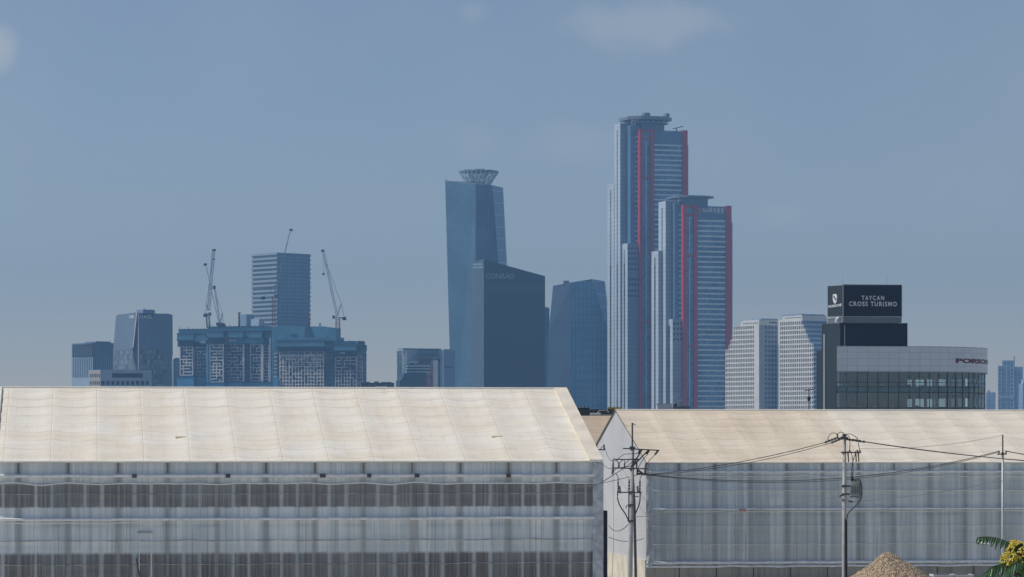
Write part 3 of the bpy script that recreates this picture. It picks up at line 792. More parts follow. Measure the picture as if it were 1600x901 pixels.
ifc1, O1 = facet('office_tower', 'rounded blue glass tower with slanting shoulders left of the red columned towers', 'office tower',
    [(864, 447, 3280), (892, 441.8, 3250), (925, 436.5, 3262), (945, 440, 3285), (905, 440, 3320)],
    [(852.5, 0, 3280), (893, 0, 3250), (958, 0, 3262), (962, 0, 3285), (905, 0, 3320)],
    [m_navyL, m_glassC, m_stripe, m_navy, m_navy],
    mid=[(856.8, 522, 3280), (892.4, 520, 3250), (949.5, 516, 3262), (956, 518, 3285), (905, 518, 3320)])
MB().box(*(sorted([X(880, 3280) - O1.x, X(889, 3280) - O1.x])), 10, 20, (W3(880, 442, 3280) - O1).z - 3, (W3(880, 440.5, 3280) - O1).z).build('roof_rail', m_steel, ifc1)

# ---- dark hotel slab with sloping top ----------------------------------------
fh = Fr(755.4, 3080, 14)
hot = fthing('hotel_tower', 'dark navy hotel slab with a sloping top and pale lettering', 'hotel', fh)
hw = fh.w(736.7); hr = fh.u(851.7)
zl, zr = fh.z(405.4), fh.z(432, hr)
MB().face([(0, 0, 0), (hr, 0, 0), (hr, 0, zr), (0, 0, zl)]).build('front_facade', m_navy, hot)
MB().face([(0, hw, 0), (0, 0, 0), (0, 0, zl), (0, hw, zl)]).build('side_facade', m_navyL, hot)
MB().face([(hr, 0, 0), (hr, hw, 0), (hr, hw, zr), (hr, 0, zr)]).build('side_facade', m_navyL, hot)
MB().face([(0, hw, 0), (hr, hw, 0), (hr, hw, zr), (0, hw, zl)]).build('back_facade', m_navy, hot)
MB().face([(0, 0, zl), (hr, 0, zr), (hr, hw, zr), (0, hw, zl)]).build('roof', m_steel, hot)
text_front(fh, 'CONRAD', 759, 803.5, 427.3, 435.6, -0.12, m_textd, hot, 0.015)
m_pane = plain('faint_lounge_glass', (0.040, 0.068, 0.105), 0.25, var=0.1)
for i in range(7):
    a = 758 + i * 13.2
    slab_front(fh, [(a, 444 + i * 0.25), (a + 11.6, 444.2 + i * 0.25), (a + 11.6, 453 + i * 0.2), (a, 453 + i * 0.2)], -0.12, -0.01).build('lounge_window', m_pane, hot)
for a in (412.5, 417.5):
    slab_left(fh, [(739, a), (754, a - 0.6), (754, a + 1.6), (739, a + 2.2)], -0.12, -0.01).build('side_louvre', m_bluegrey, hot)
MB().bar((0, -0.1, 0), (0, -0.1, zl), 0.9).build('corner_fin', m_bluegrey, hot)

fs = Fr(850, 3330, 5)
sl = fthing('office_tower', 'sliver of a blue glass tower between the dark hotel slab and rounded tower', 'office tower', fs)
bx(fs, 840, 858.5, 0, 30, 480).build('tower_shaft', m_glassC, sl)
bx(fs, 840, 856, 4, 20, 478.5, fs.z(480)).build('roof_plant', m_steel, sl)

# ---- white grid twin offices ---------------------------------------------------
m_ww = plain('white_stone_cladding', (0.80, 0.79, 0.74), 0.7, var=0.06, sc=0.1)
m_wb = plain('shaded_stone_cladding', (0.70, 0.72, 0.74), 0.7, var=0.06, sc=0.1)  # cooler, darker copy of the white cladding, shade put into its colour
m_wpane = plain('dark_office_pane', (0.008, 0.013, 0.022), 0.25, var=0.2)
m_bpane = plain('blue_office_pane', (0.051, 0.128, 0.272), 0.25, var=0.2)
m_bluegl = grid('blue_banded_glass', (0.102, 0.221, 0.357), (0.128, 0.255, 0.408), (0.085, 0.187, 0.306), 3.0, 4.4, 0.1, 0.3, var=0.12)
# west tower: steps at its far left
fw = Fr(1186, 2880, 34)
wt = fthing('office_block', 'left white gridded office block stepping back on its left side', 'office block', fw, 'white gridded twin offices')
rows_y0, pit = 506.6, 7.33
wall = MB(); wallf = MB(); cellsL = []; cellsF = []
ledge = [1146.4, 1146.0, 1143, 1140.2, 1137.2, 1134.2] + [1133.2] * 30
w_pier = fw.w(1178.4); xr = fw.u(1215.5); xwin = fw.u(1194.5)
cwp = (fw.w(1146.4) - w_pier) / 12.0
row = 0; body_w = []
while True:
    zt_ = fw.z(rows_y0 + row * pit); zb_ = fw.z(rows_y0 + (row + 1) * pit)
    if zb_ < 3: break
    n = max(1, round((fw.w(ledge[row]) - w_pier) / cwp)); we = w_pier + n * cwp
    cellsL += punched(wall, 'y', 0.0, 0.55, w_pier, we, zb_, zt_, n, 0.60, 0.18, 0.88)
    wall.face([(0, 0, zb_), (0, w_pier, zb_), (0, w_pier, zt_), (0, 0, zt_)])
    wall.face([(0, we, zb_), (xr, we, zb_), (xr, we, zt_), (0, we, zt_)])
    wall.face([(0, w_pier, zt_), (0, we, zt_), (xr, we, zt_), (xr, w_pier, zt_)])
    cellsF += punched(wallf, 'x', 0.0, 0.55, xwin, xr - 0.6, zb_, zt_, 4, 0.62, 0.2, 0.78)
    wallf.face([(0, 0, zb_), (xwin, 0, zb_), (xwin, 0, zt_), (0, 0, zt_)])
    wallf.face([(xr - 0.6, 0, zb_), (xr, 0, zb_), (xr, 0, zt_), (xr - 0.6, 0, zt_)])
    wall.face([(xr, 0, zb_), (xr, we, zb_), (xr, we, zt_), (xr, 0, zt_)])
    row += 1
wall.build('wall', m_ww, wt, weld=False)
wallf.build('front_wall', plain('shade_blue_cladding', (0.36, 0.41, 0.47), 0.6, var=0.06, sc=0.1), wt, weld=False)  # same white building; the shade on this face is put into the colour
pane_set(wt, m_wpane, cellsL[:200], 'y', 0.55, 100)
rest = MB()
for (a0, a1, z0, z1) in cellsL[200:]: rest.face([(0.55, a0, z0), (0.55, a1, z0), (0.55, a1, z1), (0.55, a0, z1)])
tag(rest.build('window', m_wpane, wt), kind='stuff')
pane_set(wt, m_bpane, cellsF, 'x', 0.55, 0, 'front_window')
ztw = fw.z(rows_y0)
wp1 = fw.w(1157)
MB().box(0.01, xr, 0.01, wp1, ztw, fw.z(500.5)).build('parapet', m_ww, wt)
MB().box(0.3, xr, 0.3, wp1 - 3, fw.z(500.5), fw.z(498.2)).build('roof_plant', m_wb, wt)
for i in range(11):
    y = 2 + (wp1 - 5) * i / 11
    MB().box(-0.03, 0.008, y, y + 1.2, fw.z(504.3), fw.z(502.6)).build('parapet_opening', m_dark, wt)
bx(fw, 1189, 1215, 3, 14, 496.5, fw.z(498.2)).build('roof_plant', m_bluegrey, wt)
MB().box(fw.u(1202), fw.u(1214), -0.03, -0.005, fw.z(503.5), fw.z(501.6)).build('louvre', m_dark, wt)

# east tower: steps beside its near right corner, banded blue glass on the other face
fe = Fr(1270, 2840, 34)
et = fthing('office_block', 'right white gridded office block with blue banded glass on its shaded side', 'office block', fe, 'white gridded twin offices')
rows_y0 = 499.0; pit = 7.37
redge = [1253.2, 1256.8, 1260, 1262.8, 1265.8, 1269.8] + [1270] * 30
wL = fe.w(1218.4); wEnd = fe.w(1216.4)
cwp = (wL - fe.w(1253.2)) / 12.0
wall = MB(); gl = MB(); cellsL = []; bands = []
xr = fe.u(1290)
row = 0
while True:
    zt_ = fe.z(rows_y0 + row * pit); zb_ = fe.z(rows_y0 + (row + 1) * pit)
    if zb_ < 3: break
    n = max(1, round((wL - fe.w(redge[row])) / cwp)); ws = wL - n * cwp
    xr = fe.u(1292, ws)
    cellsL += punched(wall, 'y', 0.0, 0.55, ws, wL, zb_, zt_, n, 0.60, 0.18, 0.88)
    wall.face([(0, wL, zb_), (0, wEnd, zb_), (0, wEnd, zt_), (0, wL, zt_)])
    wall.face([(0, wEnd, zb_), (xr, wEnd, zb_), (xr, wEnd, zt_), (0, wEnd, zt_)])
    wall.face([(0, ws, zt_), (0, wEnd, zt_), (xr, wEnd, zt_), (xr, ws, zt_)])
    gl.face([(0, ws, zb_), (xr, ws, zb_), (xr, ws, zt_), (0, ws, zt_)])
    gl.face([(xr, ws, zb_), (xr, wEnd, zb_), (xr, wEnd, zt_), (xr, ws, zt_)])
    bands.append((ws, zb_, zt_, xr))
    row += 1
wall.build('wall', m_ww, et, weld=False)
gl.build('glass_facade', m_bluegl, et, weld=False)
for ws, z0, z1, xr in bands:
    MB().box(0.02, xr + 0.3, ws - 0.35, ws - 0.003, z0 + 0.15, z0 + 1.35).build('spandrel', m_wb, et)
pane_set(et, m_wpane, cellsL, 'y', 0.55, 100)
wq = fe.w(1253.5); xr = fe.u(1292, wq); wq0 = fe.w(1223)
zte = fe.z(rows_y0)
MB().box(0.01, xr, wq + 0.01, wEnd, zte, fe.z(496)).build('parapet', m_ww, et)
MB().box(0.01, xr, wq + 0.3, wq0, fe.z(496), fe.z(490.8)).build('parapet', m_ww, et)
for i in range(14):
    y = wq + 1.5 + (wq0 - wq - 4) * i / 14
    MB().box(-0.03, 0.008, y, y + 1.1, fe.z(494.6), fe.z(493.2)).build('parapet_opening', m_dark, et)
MB().box(1.0, xr - 1, wq + 2, wEnd - 4, fe.z(490.8), fe.z(488.4)).build('roof_plant', m_bluegrey, et)

# ---- far left offices -----------------------------------------------------------
m_cream = plain('cream_stone', (0.40, 0.39, 0.36), 0.7)
fa = Fr(145, 3000, 38)
b1 = fthing('office_block', 'dark office block with white vertical fins at the far left of the skyline', 'office block', fa)
w1 = fa.w(112.3); x1 = fa.u(178); zt_ = fa.z(534.5)
MB().box(0, x1, 0, w1, 0, zt_).build('wall', m_glassB, b1)
slab_left(fa, [(113.2, 539), (144.5, 535.5), (144.5, 556), (113.2, 556.8)], -0.4, -0.01).build('louvre_band', m_dark, b1)
for i in range(12):
    px = 113.2 + i * 2.75
    slab_left(fa, [(px, 557), (px + 1.2, 557), (px + 1.2, 588), (px, 588)], -0.8, -0.02).build('fin', m_paleblue, b1)
for i in range(10):
    px = 113.4 + i * 3.2
    slab_left(fa, [(px, 539.5), (px + 0.5, 539.4), (px + 0.5, 555), (px, 555)], -0.7, -0.42).build('fin', m_bluegrey, b1)
slab_left(fa, [(112.6, 588.4), (145, 588), (145, GND), (112.6, GND)], -0.3, -0.01).build('base_panel', m_paleblue, b1)
for i in range(5):
    slab_front(fa, rect(163 + i * 3, 164 + i * 3, 556, 604), -0.5, -0.01).build('fin', m_paleblue, b1)
bx(fa, 149, 174, 6, 18, 533.2, zt_ + 0.01).build('roof_plant', m_steel, b1)
bx(fa, 150, 172, 4, 22, 532, fa.z(533.2) + 0.02).build('roof_canopy', m_paleblue, b1)

fb = Fr(157, 2600, 30)
b2 = fthing('low_office', 'low pale office in front of the tall block, with a long dark window strip', 'office', fb)
wb = fb.w(139); xb = fb.u(237)
MB().box(0, xb, 0, wb, 0, fb.z(576.5)).build('wall', m_paleblue, b2)
slab_left(fb, [(139.2, 578), (156.8, 577), (156.8, GND), (139.2, GND)], -0.15, -0.01).build('side_panel', m_cream, b2)
for r_ in (583, 594.5):
    for i in range(6):
        px = 140.3 + i * 2.8
        slab_left(fb, [(px, r_), (px + 1.7, r_ - 0.1), (px + 1.7, r_ + 5.5), (px, r_ + 5.6)], -0.2, -0.16).build('window', m_wpane, b2)
slab_front(fb, rect(175, 223, 582.3, 589), -0.12, -0.01).build('strip_window', m_dark, b2)
for i in range(10):
    px = 158.5 + i * 7.7
    slab_front(fb, rect(px, px + 5.0, 594.3, 600.3), -0.12, -0.01).build('window', m_dark, b2)

# bulging two-leaf tower
fd = Fr(214.5, 2900, 32)
b3 = fthing('office_tower', 'blue grey tower with two bulging leaves and white rooftop letters', 'office tower', fd)
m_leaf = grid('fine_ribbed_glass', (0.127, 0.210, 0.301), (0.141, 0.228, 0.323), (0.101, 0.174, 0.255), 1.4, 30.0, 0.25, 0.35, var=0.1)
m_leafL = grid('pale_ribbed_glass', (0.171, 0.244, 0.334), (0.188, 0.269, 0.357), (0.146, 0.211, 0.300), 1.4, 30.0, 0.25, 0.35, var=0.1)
m_dia = grid('staggered_light_panels', (0.30, 0.38, 0.44), (0.05, 0.085, 0.13), (0.10, 0.15, 0.20), 3.0, 4.4, 0.4, 0.35, offset=0.5, var=0.15)
MB().box(0.8, fd.u(266), 0.8, fd.w(184), 0, fd.z(488)).build('core', m_dark, b3)
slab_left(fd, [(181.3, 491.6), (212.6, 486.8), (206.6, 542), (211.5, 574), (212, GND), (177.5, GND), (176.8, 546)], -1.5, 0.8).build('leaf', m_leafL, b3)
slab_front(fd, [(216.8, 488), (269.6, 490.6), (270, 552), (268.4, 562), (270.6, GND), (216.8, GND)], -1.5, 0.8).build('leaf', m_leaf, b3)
slab_left(fd, [(178, 546), (206.2, 543), (209.5, 562), (209.5, 600), (178.5, 600)], -1.62, -1.51).build('staggered_panel', m_dia, b3)
slab_front(fd, [(218, 540), (262, 548), (260, 604), (218, 604)], -1.62, -1.51).build('staggered_panel', m_dia, b3)
slab_left(fd, [(212.9, 486.5), (214.0, 486.4), (208.0, 542), (207, 542)], -1.9, -1.5).build('edge_fin', m_white, b3)
slab_front(fd, rect(216.2, 217.2, 488, 604), -1.9, -1.5).build('edge_fin', m_white, b3)
slab_front(fd, rect(217.8, 239, 488.8, 497), -1.60, -1.51).build('sign_board', m_dark, b3)
text_front(fd, 'DAOL', 218.8, 238.4, 490.6, 496.6, -1.70, m_text, b3, 0.03)
text_left(fd, 'DB', 202.4, 209.4, 492.0, 496.4, -1.58, m_text, b3, 0.04)
bx(fd, 223.5, 242, 6, 14, 482.5, fd.z(489)).build('roof_hut', m_bluegrey, b3)
MB().bar((fd.u(225.5, 6), 6, fd.z(482.5)), (fd.u(225.5, 6), 6, fd.z(479.5)), 0.7).build('roof_mast', m_steel, b3)

fp = Fr(271, 3100, 10)
b4 = fthing('office_block', 'slim pale blue block between the bulging tower and the scaffolded site', 'office block', fp)
bx(fp, 271, 283, 0, 20, 559.5).build('wall', grid('pale_block_windows', (0.10, 0.16, 0.23), (0.12, 0.18, 0.25), (0.20, 0.27, 0.34), 3.0, 3.6, 0.8, 0.5), b4)
bx(fp, 273, 281, 3, 10, 558, fp.z(559.5)).build('roof_plant', m_bluegrey, b4)

# ---- tall office behind the construction site ----------------------------------
fo = Fr(433.5, 3300, 42)
bo = fthing('office_tower', 'tall blue office tower with ledged floors rising behind the construction site', 'office tower', fo)
wo = fo.w(394.5); xo = fo.u(484.2); zo = fo.z(397)
m_ledge = plain('blue_grey_ledge', (0.187, 0.253, 0.319), 0.5, var=0.08)
m_ogrid = grid('blue_square_grid', (0.094, 0.199, 0.304), (0.117, 0.234, 0.351), (0.234, 0.398, 0.538), 3.6, 3.7, 0.45, 0.3, var=0.12)
MB().box(0, xo, 0, wo, 0, zo).build('shaft', m_ogrid, bo)
z = zo - 1.0; i = 0
while z > fo.z(520):
    MB().prism([(-1.5, -0.2, z), (-0.01, -0.2, z), (-0.01, wo + 1.2, z), (-1.5, wo + 1.2, z)],
               [(-0.4, -0.2, z + 2.4), (-0.01, -0.2, z + 2.4), (-0.01, wo + 1.0, z + 2.4), (-0.4, wo + 1.0, z + 2.4)]).build('floor_ledge', m_ledge, bo)
    MB().box(xo + 0.01, xo + 1.1, -0.3, wo, z - 0.4, z + 1.4).build('floor_ledge', m_bluegrey, bo)
    z -= 4.62; i += 1
MB().box(-0.4, xo + 0.4, -0.4, wo + 0.4, zo, zo + 1.2).build('parapet', m_bluegrey, bo)
bx(fo, 405, 413, -20, 14, 497, 0).build('side_wing', m_paleblue, bo)
bx(fo, 385, 397, -2, 14, 490, 0).build('side_wing', m_bluegrey, bo)

# ---- construction site ----------------------------------------------------------
m_screen = plain('blue_climbing_screen', (0.095, 0.275, 0.40), 0.55, var=0.15, sc=0.08)
m_screen2 = plain('bright_blue_netting', (0.093, 0.340, 0.578), 0.6, var=0.15, sc=0.08)
m_shell = grid('unfinished_floors', (0.064, 0.118, 0.191), (0.051, 0.100, 0.164), (0.127, 0.200, 0.291), 5.0, 3.3, 0.35, 0.7, var=0.25)  # concrete with the blue shadow of its open floors put into the colour
m_lat = plain('pale_precast_frame', (0.80, 0.80, 0.78), 0.7, var=0.12, sc=0.2)
m_lat2 = plain('dimmed_precast_frame', (0.46, 0.50, 0.53), 0.7, var=0.2, sc=0.2)  # darker copy for set-back bays, their shade put into the colour
m_deckd = plain('dark_deck_edge', (0.045, 0.108, 0.162), 0.7)
def lattice(fr, a, b, t, bt, y, cols, rows, seed, mat, par, th=1.0, open_rows=False):
    """precast facade frame: a maze of bars, joined where they cross"""
    rnd = random.Random(seed)
    x0, x1 = fr.u(a, y), fr.u(b, y); z1, z0 = fr.z(t, x0, y), fr.z(bt, x0, y)
    dx = (x1 - x0) / cols; dz = (z1 - z0) / rows
    mb = MB(); dep = 1.2
    for j in range(rows + 1):
        i = 0
        while i < cols:
            run = rnd.randint(2, 4) if rnd.random() < 0.72 or j in (0, rows) else 0
            if j in (0, rows): run = cols
            e = min(cols, i + run)
            if run: mb.box(x0 + i * dx - th * 0.35, x0 + e * dx + th * 0.35, y, y + dep, z0 + j * dz - th * 0.45, z0 + j * dz + th * 0.45)
            i = e + (1 if rnd.random() < 0.45 else 0) if run else i + 1
    for i in range(cols + 1):
        for j in range(rows):
            keep = i in (0, cols) or rnd.random() < (0.42 if not (open_rows and j < rows * 0.55) else 0.95)
            if keep: mb.box(x0 + i * dx - th * 0.42, x0 + i * dx + th * 0.42, y - 0.03, y + dep - 0.04, z0 + j * dz, z0 + (j + 1) * dz)
    return mb.build('precast_frame', mat, par, weld=False)
def screen(fr, a, b, t, bt, y, dep, par, mat=None, name='climbing_screen', post=True):
    o = slab_front(fr, rect(a, b, t, bt), y, y + dep).build(name, mat or m_screen, par)
    x0, x1 = fr.u(a, y), fr.u(b, y); zt_, zb_ = fr.z(t, x0, y), fr.z(bt, x0, y)
    for z in (zt_, zb_): MB().box(x0 - 0.2, x1 + 0.2, y - 0.35, y - 0.002, z - 0.35, z + 0.35).build('deck_edge', m_deckd, o)
    return o
fk = Fr(279, 2700, -15)
k1 = fthing('construction_building', 'left half of the unfinished apartment site, wrapped in blue screens with maze like frames', 'building site', fk)
bx(fk, 281, 422, 4, 12, 530).build('concrete_shell', m_shell, k1)
bx(fk, 281, 301, 0, 3.9, 538).build('projecting_bay', m_shell, k1)
bx(fk, 325, 349, -2, 5.9, 536).build('projecting_bay', m_shell, k1)
lattice(fk, 281.5, 301, 541, 585, -0.6, 4, 9, 3, m_lat, k1)
lattice(fk, 328, 348.5, 537.5, 596, -2.6, 4, 12, 8, m_lat, k1)
lattice(fk, 304, 322, 542, 585, 3.0, 4, 8, 5, m_lat2, k1, 0.8)
lattice(fk, 352, 381, 537.5, 594, 3.0, 6, 11, 11, m_lat2, k1, 0.9)
lattice(fk, 391.5, 410, 537.5, 594, 3.0, 4, 11, 17, m_lat2, k1, 1.0)
lattice(fk, 412, 420, 538, 592, 3.2, 2, 11, 21, m_lat2, k1, 0.7)
for a, b in ((379.2, 381.4), (407.5, 411), (419.5, 420.6)):
    slab_front(fk, rect(a, b, 537, 597), 2.0, 3.2).build('facade_pier', m_lat, k1)
screen(fk, 276.5, 302.5, 520, 530.5, -3.5, 3, k1)
screen(fk, 277.5, 302, 531, 540, -2.0, 2, k1, m_deckd)
screen(fk, 302.5, 322, 520, 533, 1.5, 2, k1)
screen(fk, 323, 348.5, 516, 526.5, -5.5, 3, k1)
screen(fk, 324, 348, 527, 536.5, -4.2, 2, k1, m_deckd)
screen(fk, 349, 357, 517, 537, 0.5, 2, k1, m_deckd)
screen(fk, 357, 379.5, 516.5, 527, -1.5, 3, k1)
screen(fk, 357, 412, 527.3, 536.5, 1.0, 2, k1)
screen(fk, 380, 391.5, 517, 527, 1.2, 2, k1)
screen(fk, 392, 409, 517, 527, -1.5, 3, k1)
screen(fk, 410, 424, 516, 537, 1.5, 2, k1, m_deckd)
screen(fk, 279, 324, 513.8, 519.6, 2.0, 4, k1)
screen(fk, 324, 424, 509.8, 516, 2.4, 5, k1)
for i in range(22):
    px = 281 + i * 6.5
    x = fk.u(px, 2.2); z = fk.z(513.8 if px < 324 else 509.8, x, 2.2)
    MB().bar((x, 2.6, z), (x, 2.6, z + 1.0 + 1.6 * random.random()), 0.4).build('guard_post', m_deckd, k1)
screen(fk, 277, 302.5, 587, GND, -2.0, 2, k1, m_screen2, 'base_netting')
screen(fk, 303, 321.5, 587, GND, 2.5, 1.4, k1, m_screen, 'base_netting')
screen(fk, 322.5, 349.5, 597, GND, -4.5, 2, k1, m_screen2, 'base_netting')
screen(fk, 350, 380, 596, GND, 1.5, 2, k1, m_screen2, 'base_netting')
screen(fk, 381, 424, 596, GND, 1.8, 2, k1, m_screen, 'base_netting')
slab_front(fk, rect(322.4, 325.6, 536.5, 597), -3.2, -2.2).build('hoist_mast', m_screen2, k1)
slab_front(fk, rect(420.8, 423, 527, 596), -1.0, 0.2).build('hoist_mast', m_paleblue, k1)
for a, b, t, bt in ((312, 321, 532.5, 535.5), (358.5, 368.5, 529.5, 532.3)):
    slab_front(fk, rect(a, b, t, bt), 0.0, 0.9).build('site_banner', m_paleblue, k1)

fq = Fr(428, 2666, -15)
k2 = fthing('construction_building', 'right half of the unfinished apartment site, with a fine white frame grid', 'building site', fq)
bx(fq, 426, 560, 4, 22, 545).build('concrete_shell', m_shell, k2)
bx(fq, 424.5, 476, 8, 20, 509).build('core_screen', m_screen, k2)
slab_front(fq, [(476, 510), (483, 508.5), (488, 527), (476, 527)], 8, 20).build('core_screen', m_deckd, k2)
slab_front(fq, [(483.5, 509), (503, 508.6), (524.8, 511.5), (524.8, 528), (486, 528)], 9, 22).build('core_screen', m_screen, k2)
bx(fq, 427, 526, 5, 20, 526.5, fq.z(546)).build('core_screen', m_screen, k2)
lattice(fq, 437, 505.5, 548, 605, 1.5, 14, 11, 33, m_lat2, k2, 0.9, True)
lattice(fq, 437.5, 505, 555, 605, 1.3, 14, 9, 34, m_lat, k2, 0.75, True)
lattice(fq, 524, 556.5, 557, 605, 2.2, 7, 9, 41, m_lat2, k2, 0.85, True)
lattice(fq, 558, 566, 553, 605, 3.0, 3, 10, 43, m_lat2, k2, 0.6)
screen(fq, 431, 506.5, 531.5, 541, -2, 3, k2)
screen(fq, 433, 506, 541.5, 547.5, 0.0, 2, k2, m_deckd)
screen(fq, 507, 521, 532, 548, 2.0, 1.8, k2, m_deckd)  # shaded side between the screens, put in as a dark panel
screen(fq, 522, 557, 537.5, 547, -1.5, 3, k2)
screen(fq, 524, 556, 532.6, 537, 1.0, 2, k2)
screen(fq, 523, 557, 547.6, 552.5, 0.2, 2, k2, m_deckd)
screen(fq, 557.5, 568.6, 532.5, 538, 0.6, 3, k2, m_deckd)
screen(fq, 557.5, 571.5, 538.5, 547, 0.0, 3, k2, m_deckd)  # right-hand side face, its shade put into the dark colour
screen(fq, 557.5, 568.6, 547.6, 552, 0.8, 2, k2)
slab_front(fq, [(566, 552.5), (572.6, 554), (572.6, 554.8), (566, 555)], 0.6, 2.6).build('work_platform', m_deckd, k2)
slab_front(fq, [(566, 558.5), (573.2, 561), (566, 561)], 0.6, 2.6).build('work_platform', m_deckd, k2)
slab_front(fq, rect(531, 539.5, 548.7, 551.6), -0.4, 0.15).build('site_banner', m_paleblue, k2)
slab_front(fq, rect(454, 463, 521.2, 524.2), 7.2, 7.9).build('site_banner', m_deckd, k2)
for i in range(9):
    px = 430 + i * 16.5
    x = fq.u(px, 6); MB().bar((x, 6.4, fq.z(526.5 if px < 526 else 532.6, x, 6) - 0.3), (x, 6.4, fq.z(524 if px < 526 else 529.5, x, 6)), 0.4).build('guard_post', m_deckd, k2)
for i in range(9):
    z = fq.z(551 + i * 6, fq.u(430), 2)
    MB().box(fq.u(427.5, 1), fq.u(432.5, 1), 1.0, 3.9, z - 0.3, z + 0.3).build('hoist_landing', m_lat, k2)
slab_front(fq, rect(427, 434.5, 588, GND), -0.5, 0.9).build('hoist_cage', m_screen2, k2)

# ---- tower cranes ---------------------------------------------------------------
m_cwhite = plain('pale_crane_paint', (0.50, 0.55, 0.58), 0.5)
m_cblue = plain('blue_crane_paint', (0.120, 0.240, 0.360), 0.5)
m_cred = plain('red_crane_paint', (0.45, 0.12, 0.09), 0.5)
m_cdark = plain('dark_crane_steel', (0.04, 0.05, 0.065), 0.5)
def truss(p, q, wd, th, mb, n):
    p, q = Vector(p), Vector(q); d = (q - p)
    a = d.normalized().cross(Vector((0, 1, 0)))
    if a.length < 1e-3: a = Vector((1, 0, 0))
    a.normalize(); b = a.cross(d.normalized())
    C = [(-1, -1), (1, -1), (1, 1), (-1, 1)]
    th = 0.12 + 0.13 * wd
    for i, j in C: mb.bar(p + (a * i + b * j) * wd / 2, q + (a * i + b * j) * wd / 2, th)
    for k in range(n):
        s0, s1 = p + d * k / n, p + d * (k + 1) / n
        for (i, j), (i2, j2) in (((-1, -1), (1, -1)), ((1, 1), (-1, 1)), ((-1, -1), (-1, 1)), ((1, -1), (1, 1))):
            if k % 2: i, j, i2, j2 = i2, j2, i, j
            mb.bar(s0 + (a * i + b * j) * wd / 2, s1 + (a * i2 + b * j2) * wd / 2, th * 0.7)
def crane(label, d, mast, mtop, foot, tip, apex, cw, mats, wd=2.4, jw=1.5, hook=None, mastbase=None):
    O = Vector((X(mast[0], d), d, Z(mast[1], d)))
    t = thing('tower_crane', label, 'crane', tuple(O), 0, 'tower cranes over the building site')
    V = lambda px, py, dy=0.0: W3(px, py, d) - O + Vector((0, dy, 0))
    mb = MB(); truss(V(*mast), V(*mtop), wd, 0.5, mb, 10); mb.build('mast', mats[0], t)
    mb = MB(); truss(V(*foot), V(*tip), jw, 0.42, mb, 22); mb.build('jib', mats[1], t)
    mb = MB(); mb.bar(V(*tip, -1), V(tip[0] + (1.5 if tip[0] > foot[0] else -1.5), tip[1] + 0.6, 1), 2.2, 1.6); mb.build('jib_head', m_cdark, t)
    c0, c1 = V(*cw[0]), V(*cw[1])
    MB().prism([c0 + Vector((0, -1.5, -0.5)), c1 + Vector((0, -1.5, -0.5)), c1 + Vector((0, 1.5, -0.5)), c0 + Vector((0, 1.5, -0.5))],
               [c0 + Vector((0, -1.5, 0.5)), c1 + Vector((0, -1.5, 0.5)), c1 + Vector((0, 1.5, 0.5)), c0 + Vector((0, 1.5, 0.5))]).build('slewing_platform', mats[1], t)
    e = c1 if abs(cw[1][0] - tip[0]) > abs(cw[0][0] - tip[0]) else c0
    MB().box(e.x - 1.6, e.x + 1.6, -1.6, 1.6, e.z - 1.7, e.z + 0.9).build('counterweight', m_cdark, t)
    f_ = c0 if e is c1 else c1
    MB().box(f_.x - 1.1, f_.x + 1.1, -1.3, 1.3, f_.z - 1.2, f_.z + 1.4).build('cab', m_cdark, t)
    if apex:
        mb = MB(); truss(V(*foot), V(*apex), 0.9, 0.4, mb, 6); mb.bar(V(*apex), e + Vector((0, 0, 0.5)), 0.4); mb.build('tie_frame', mats[1], t)
        MB().tube([V(*apex), V(tip[0] * 0.8 + foot[0] * 0.2, tip[1] * 0.8 + foot[1] * 0.2)], 0.16, 5).build('tie_rope', m_cdark, t)
    if hook:
        MB().tube([V(*tip), V(*hook)], 0.10, 5).build('hoist_rope', m_cdark, t)
        h = V(*hook); MB().box(h.x - 0.9, h.x + 0.9, -0.6, 0.6, h.z - 1.8, h.z).build('hook_block', m_cdark, t)
    return t
crane('tall blue and white luffing crane, leftmost over the building site', 2712, (326, 511), (324, 488), (326, 484), (333.8, 391), (322.3, 474), ((321, 491), (328, 490)), (m_cblue, m_cwhite), 2.8, 2.0, hook=(334, 404))
crane('thin crane with its jib crossing behind the tall blue and white crane', 2740, (342.5, 510), (342.5, 505), (342.5, 506), (321.5, 413.5), None, ((340, 505.5), (345, 505)), (m_cdark, m_cwhite), 1.6, 0.4)
crane('short crane with a lattice frame at its back beside the red hoist', 2716, (346, 511), (346, 506), (344, 505), (335.4, 448.5), (347.5, 488), ((343, 506), (349, 506)), (m_cblue, m_cwhite), 2.0, 1.0)
crane('red and white crane in front of the tall ledged office tower', 2720, (427.5, 528), (427.8, 464), (428.5, 461), (454, 359.5), (431, 445), ((411.5, 464), (431, 462)), (m_cred, m_cwhite), 2.4, 0.6)
crane('red and white luffing crane, rightmost over the building site', 2712, (527.5, 532), (528, 497), (527, 493), (505, 392), (533.3, 473), ((521.5, 494.5), (538, 496)), (m_cred, m_cwhite), 3.2, 1.6, hook=(505.5, 427))
for (px, t, b, lab) in ((373.8, 487, 511, 'red concrete placing boom folded upright left of the tall office tower'), (483, 489, 512, 'red placing boom folded against the right edge of the tall office tower'),
                        (500, 504, 522, 'short red placing boom with a white head above the blue screens')):
    O = Vector((X(px, 2705), 2705, Z(b, 2705)))
    pt = thing('placing_boom', lab, 'boom', tuple(O), 0, 'red placing booms on the building site')
    V = lambda x_, y_: W3(x_, y_, 2705) - O
    mb = MB(); mb.bar(V(px, b), V(px, t + 5), 1.5); mb.bar(V(px + 0.9, b - 4), V(px - 0.3, t), 0.9); mb.build('boom', m_cred, pt)
    MB().box(-1.0, 1.0, -1, 1, V(px, t + 2.5).z, V(px, t).z).build('boom_head', m_white if px == 500 else m_cred, pt)

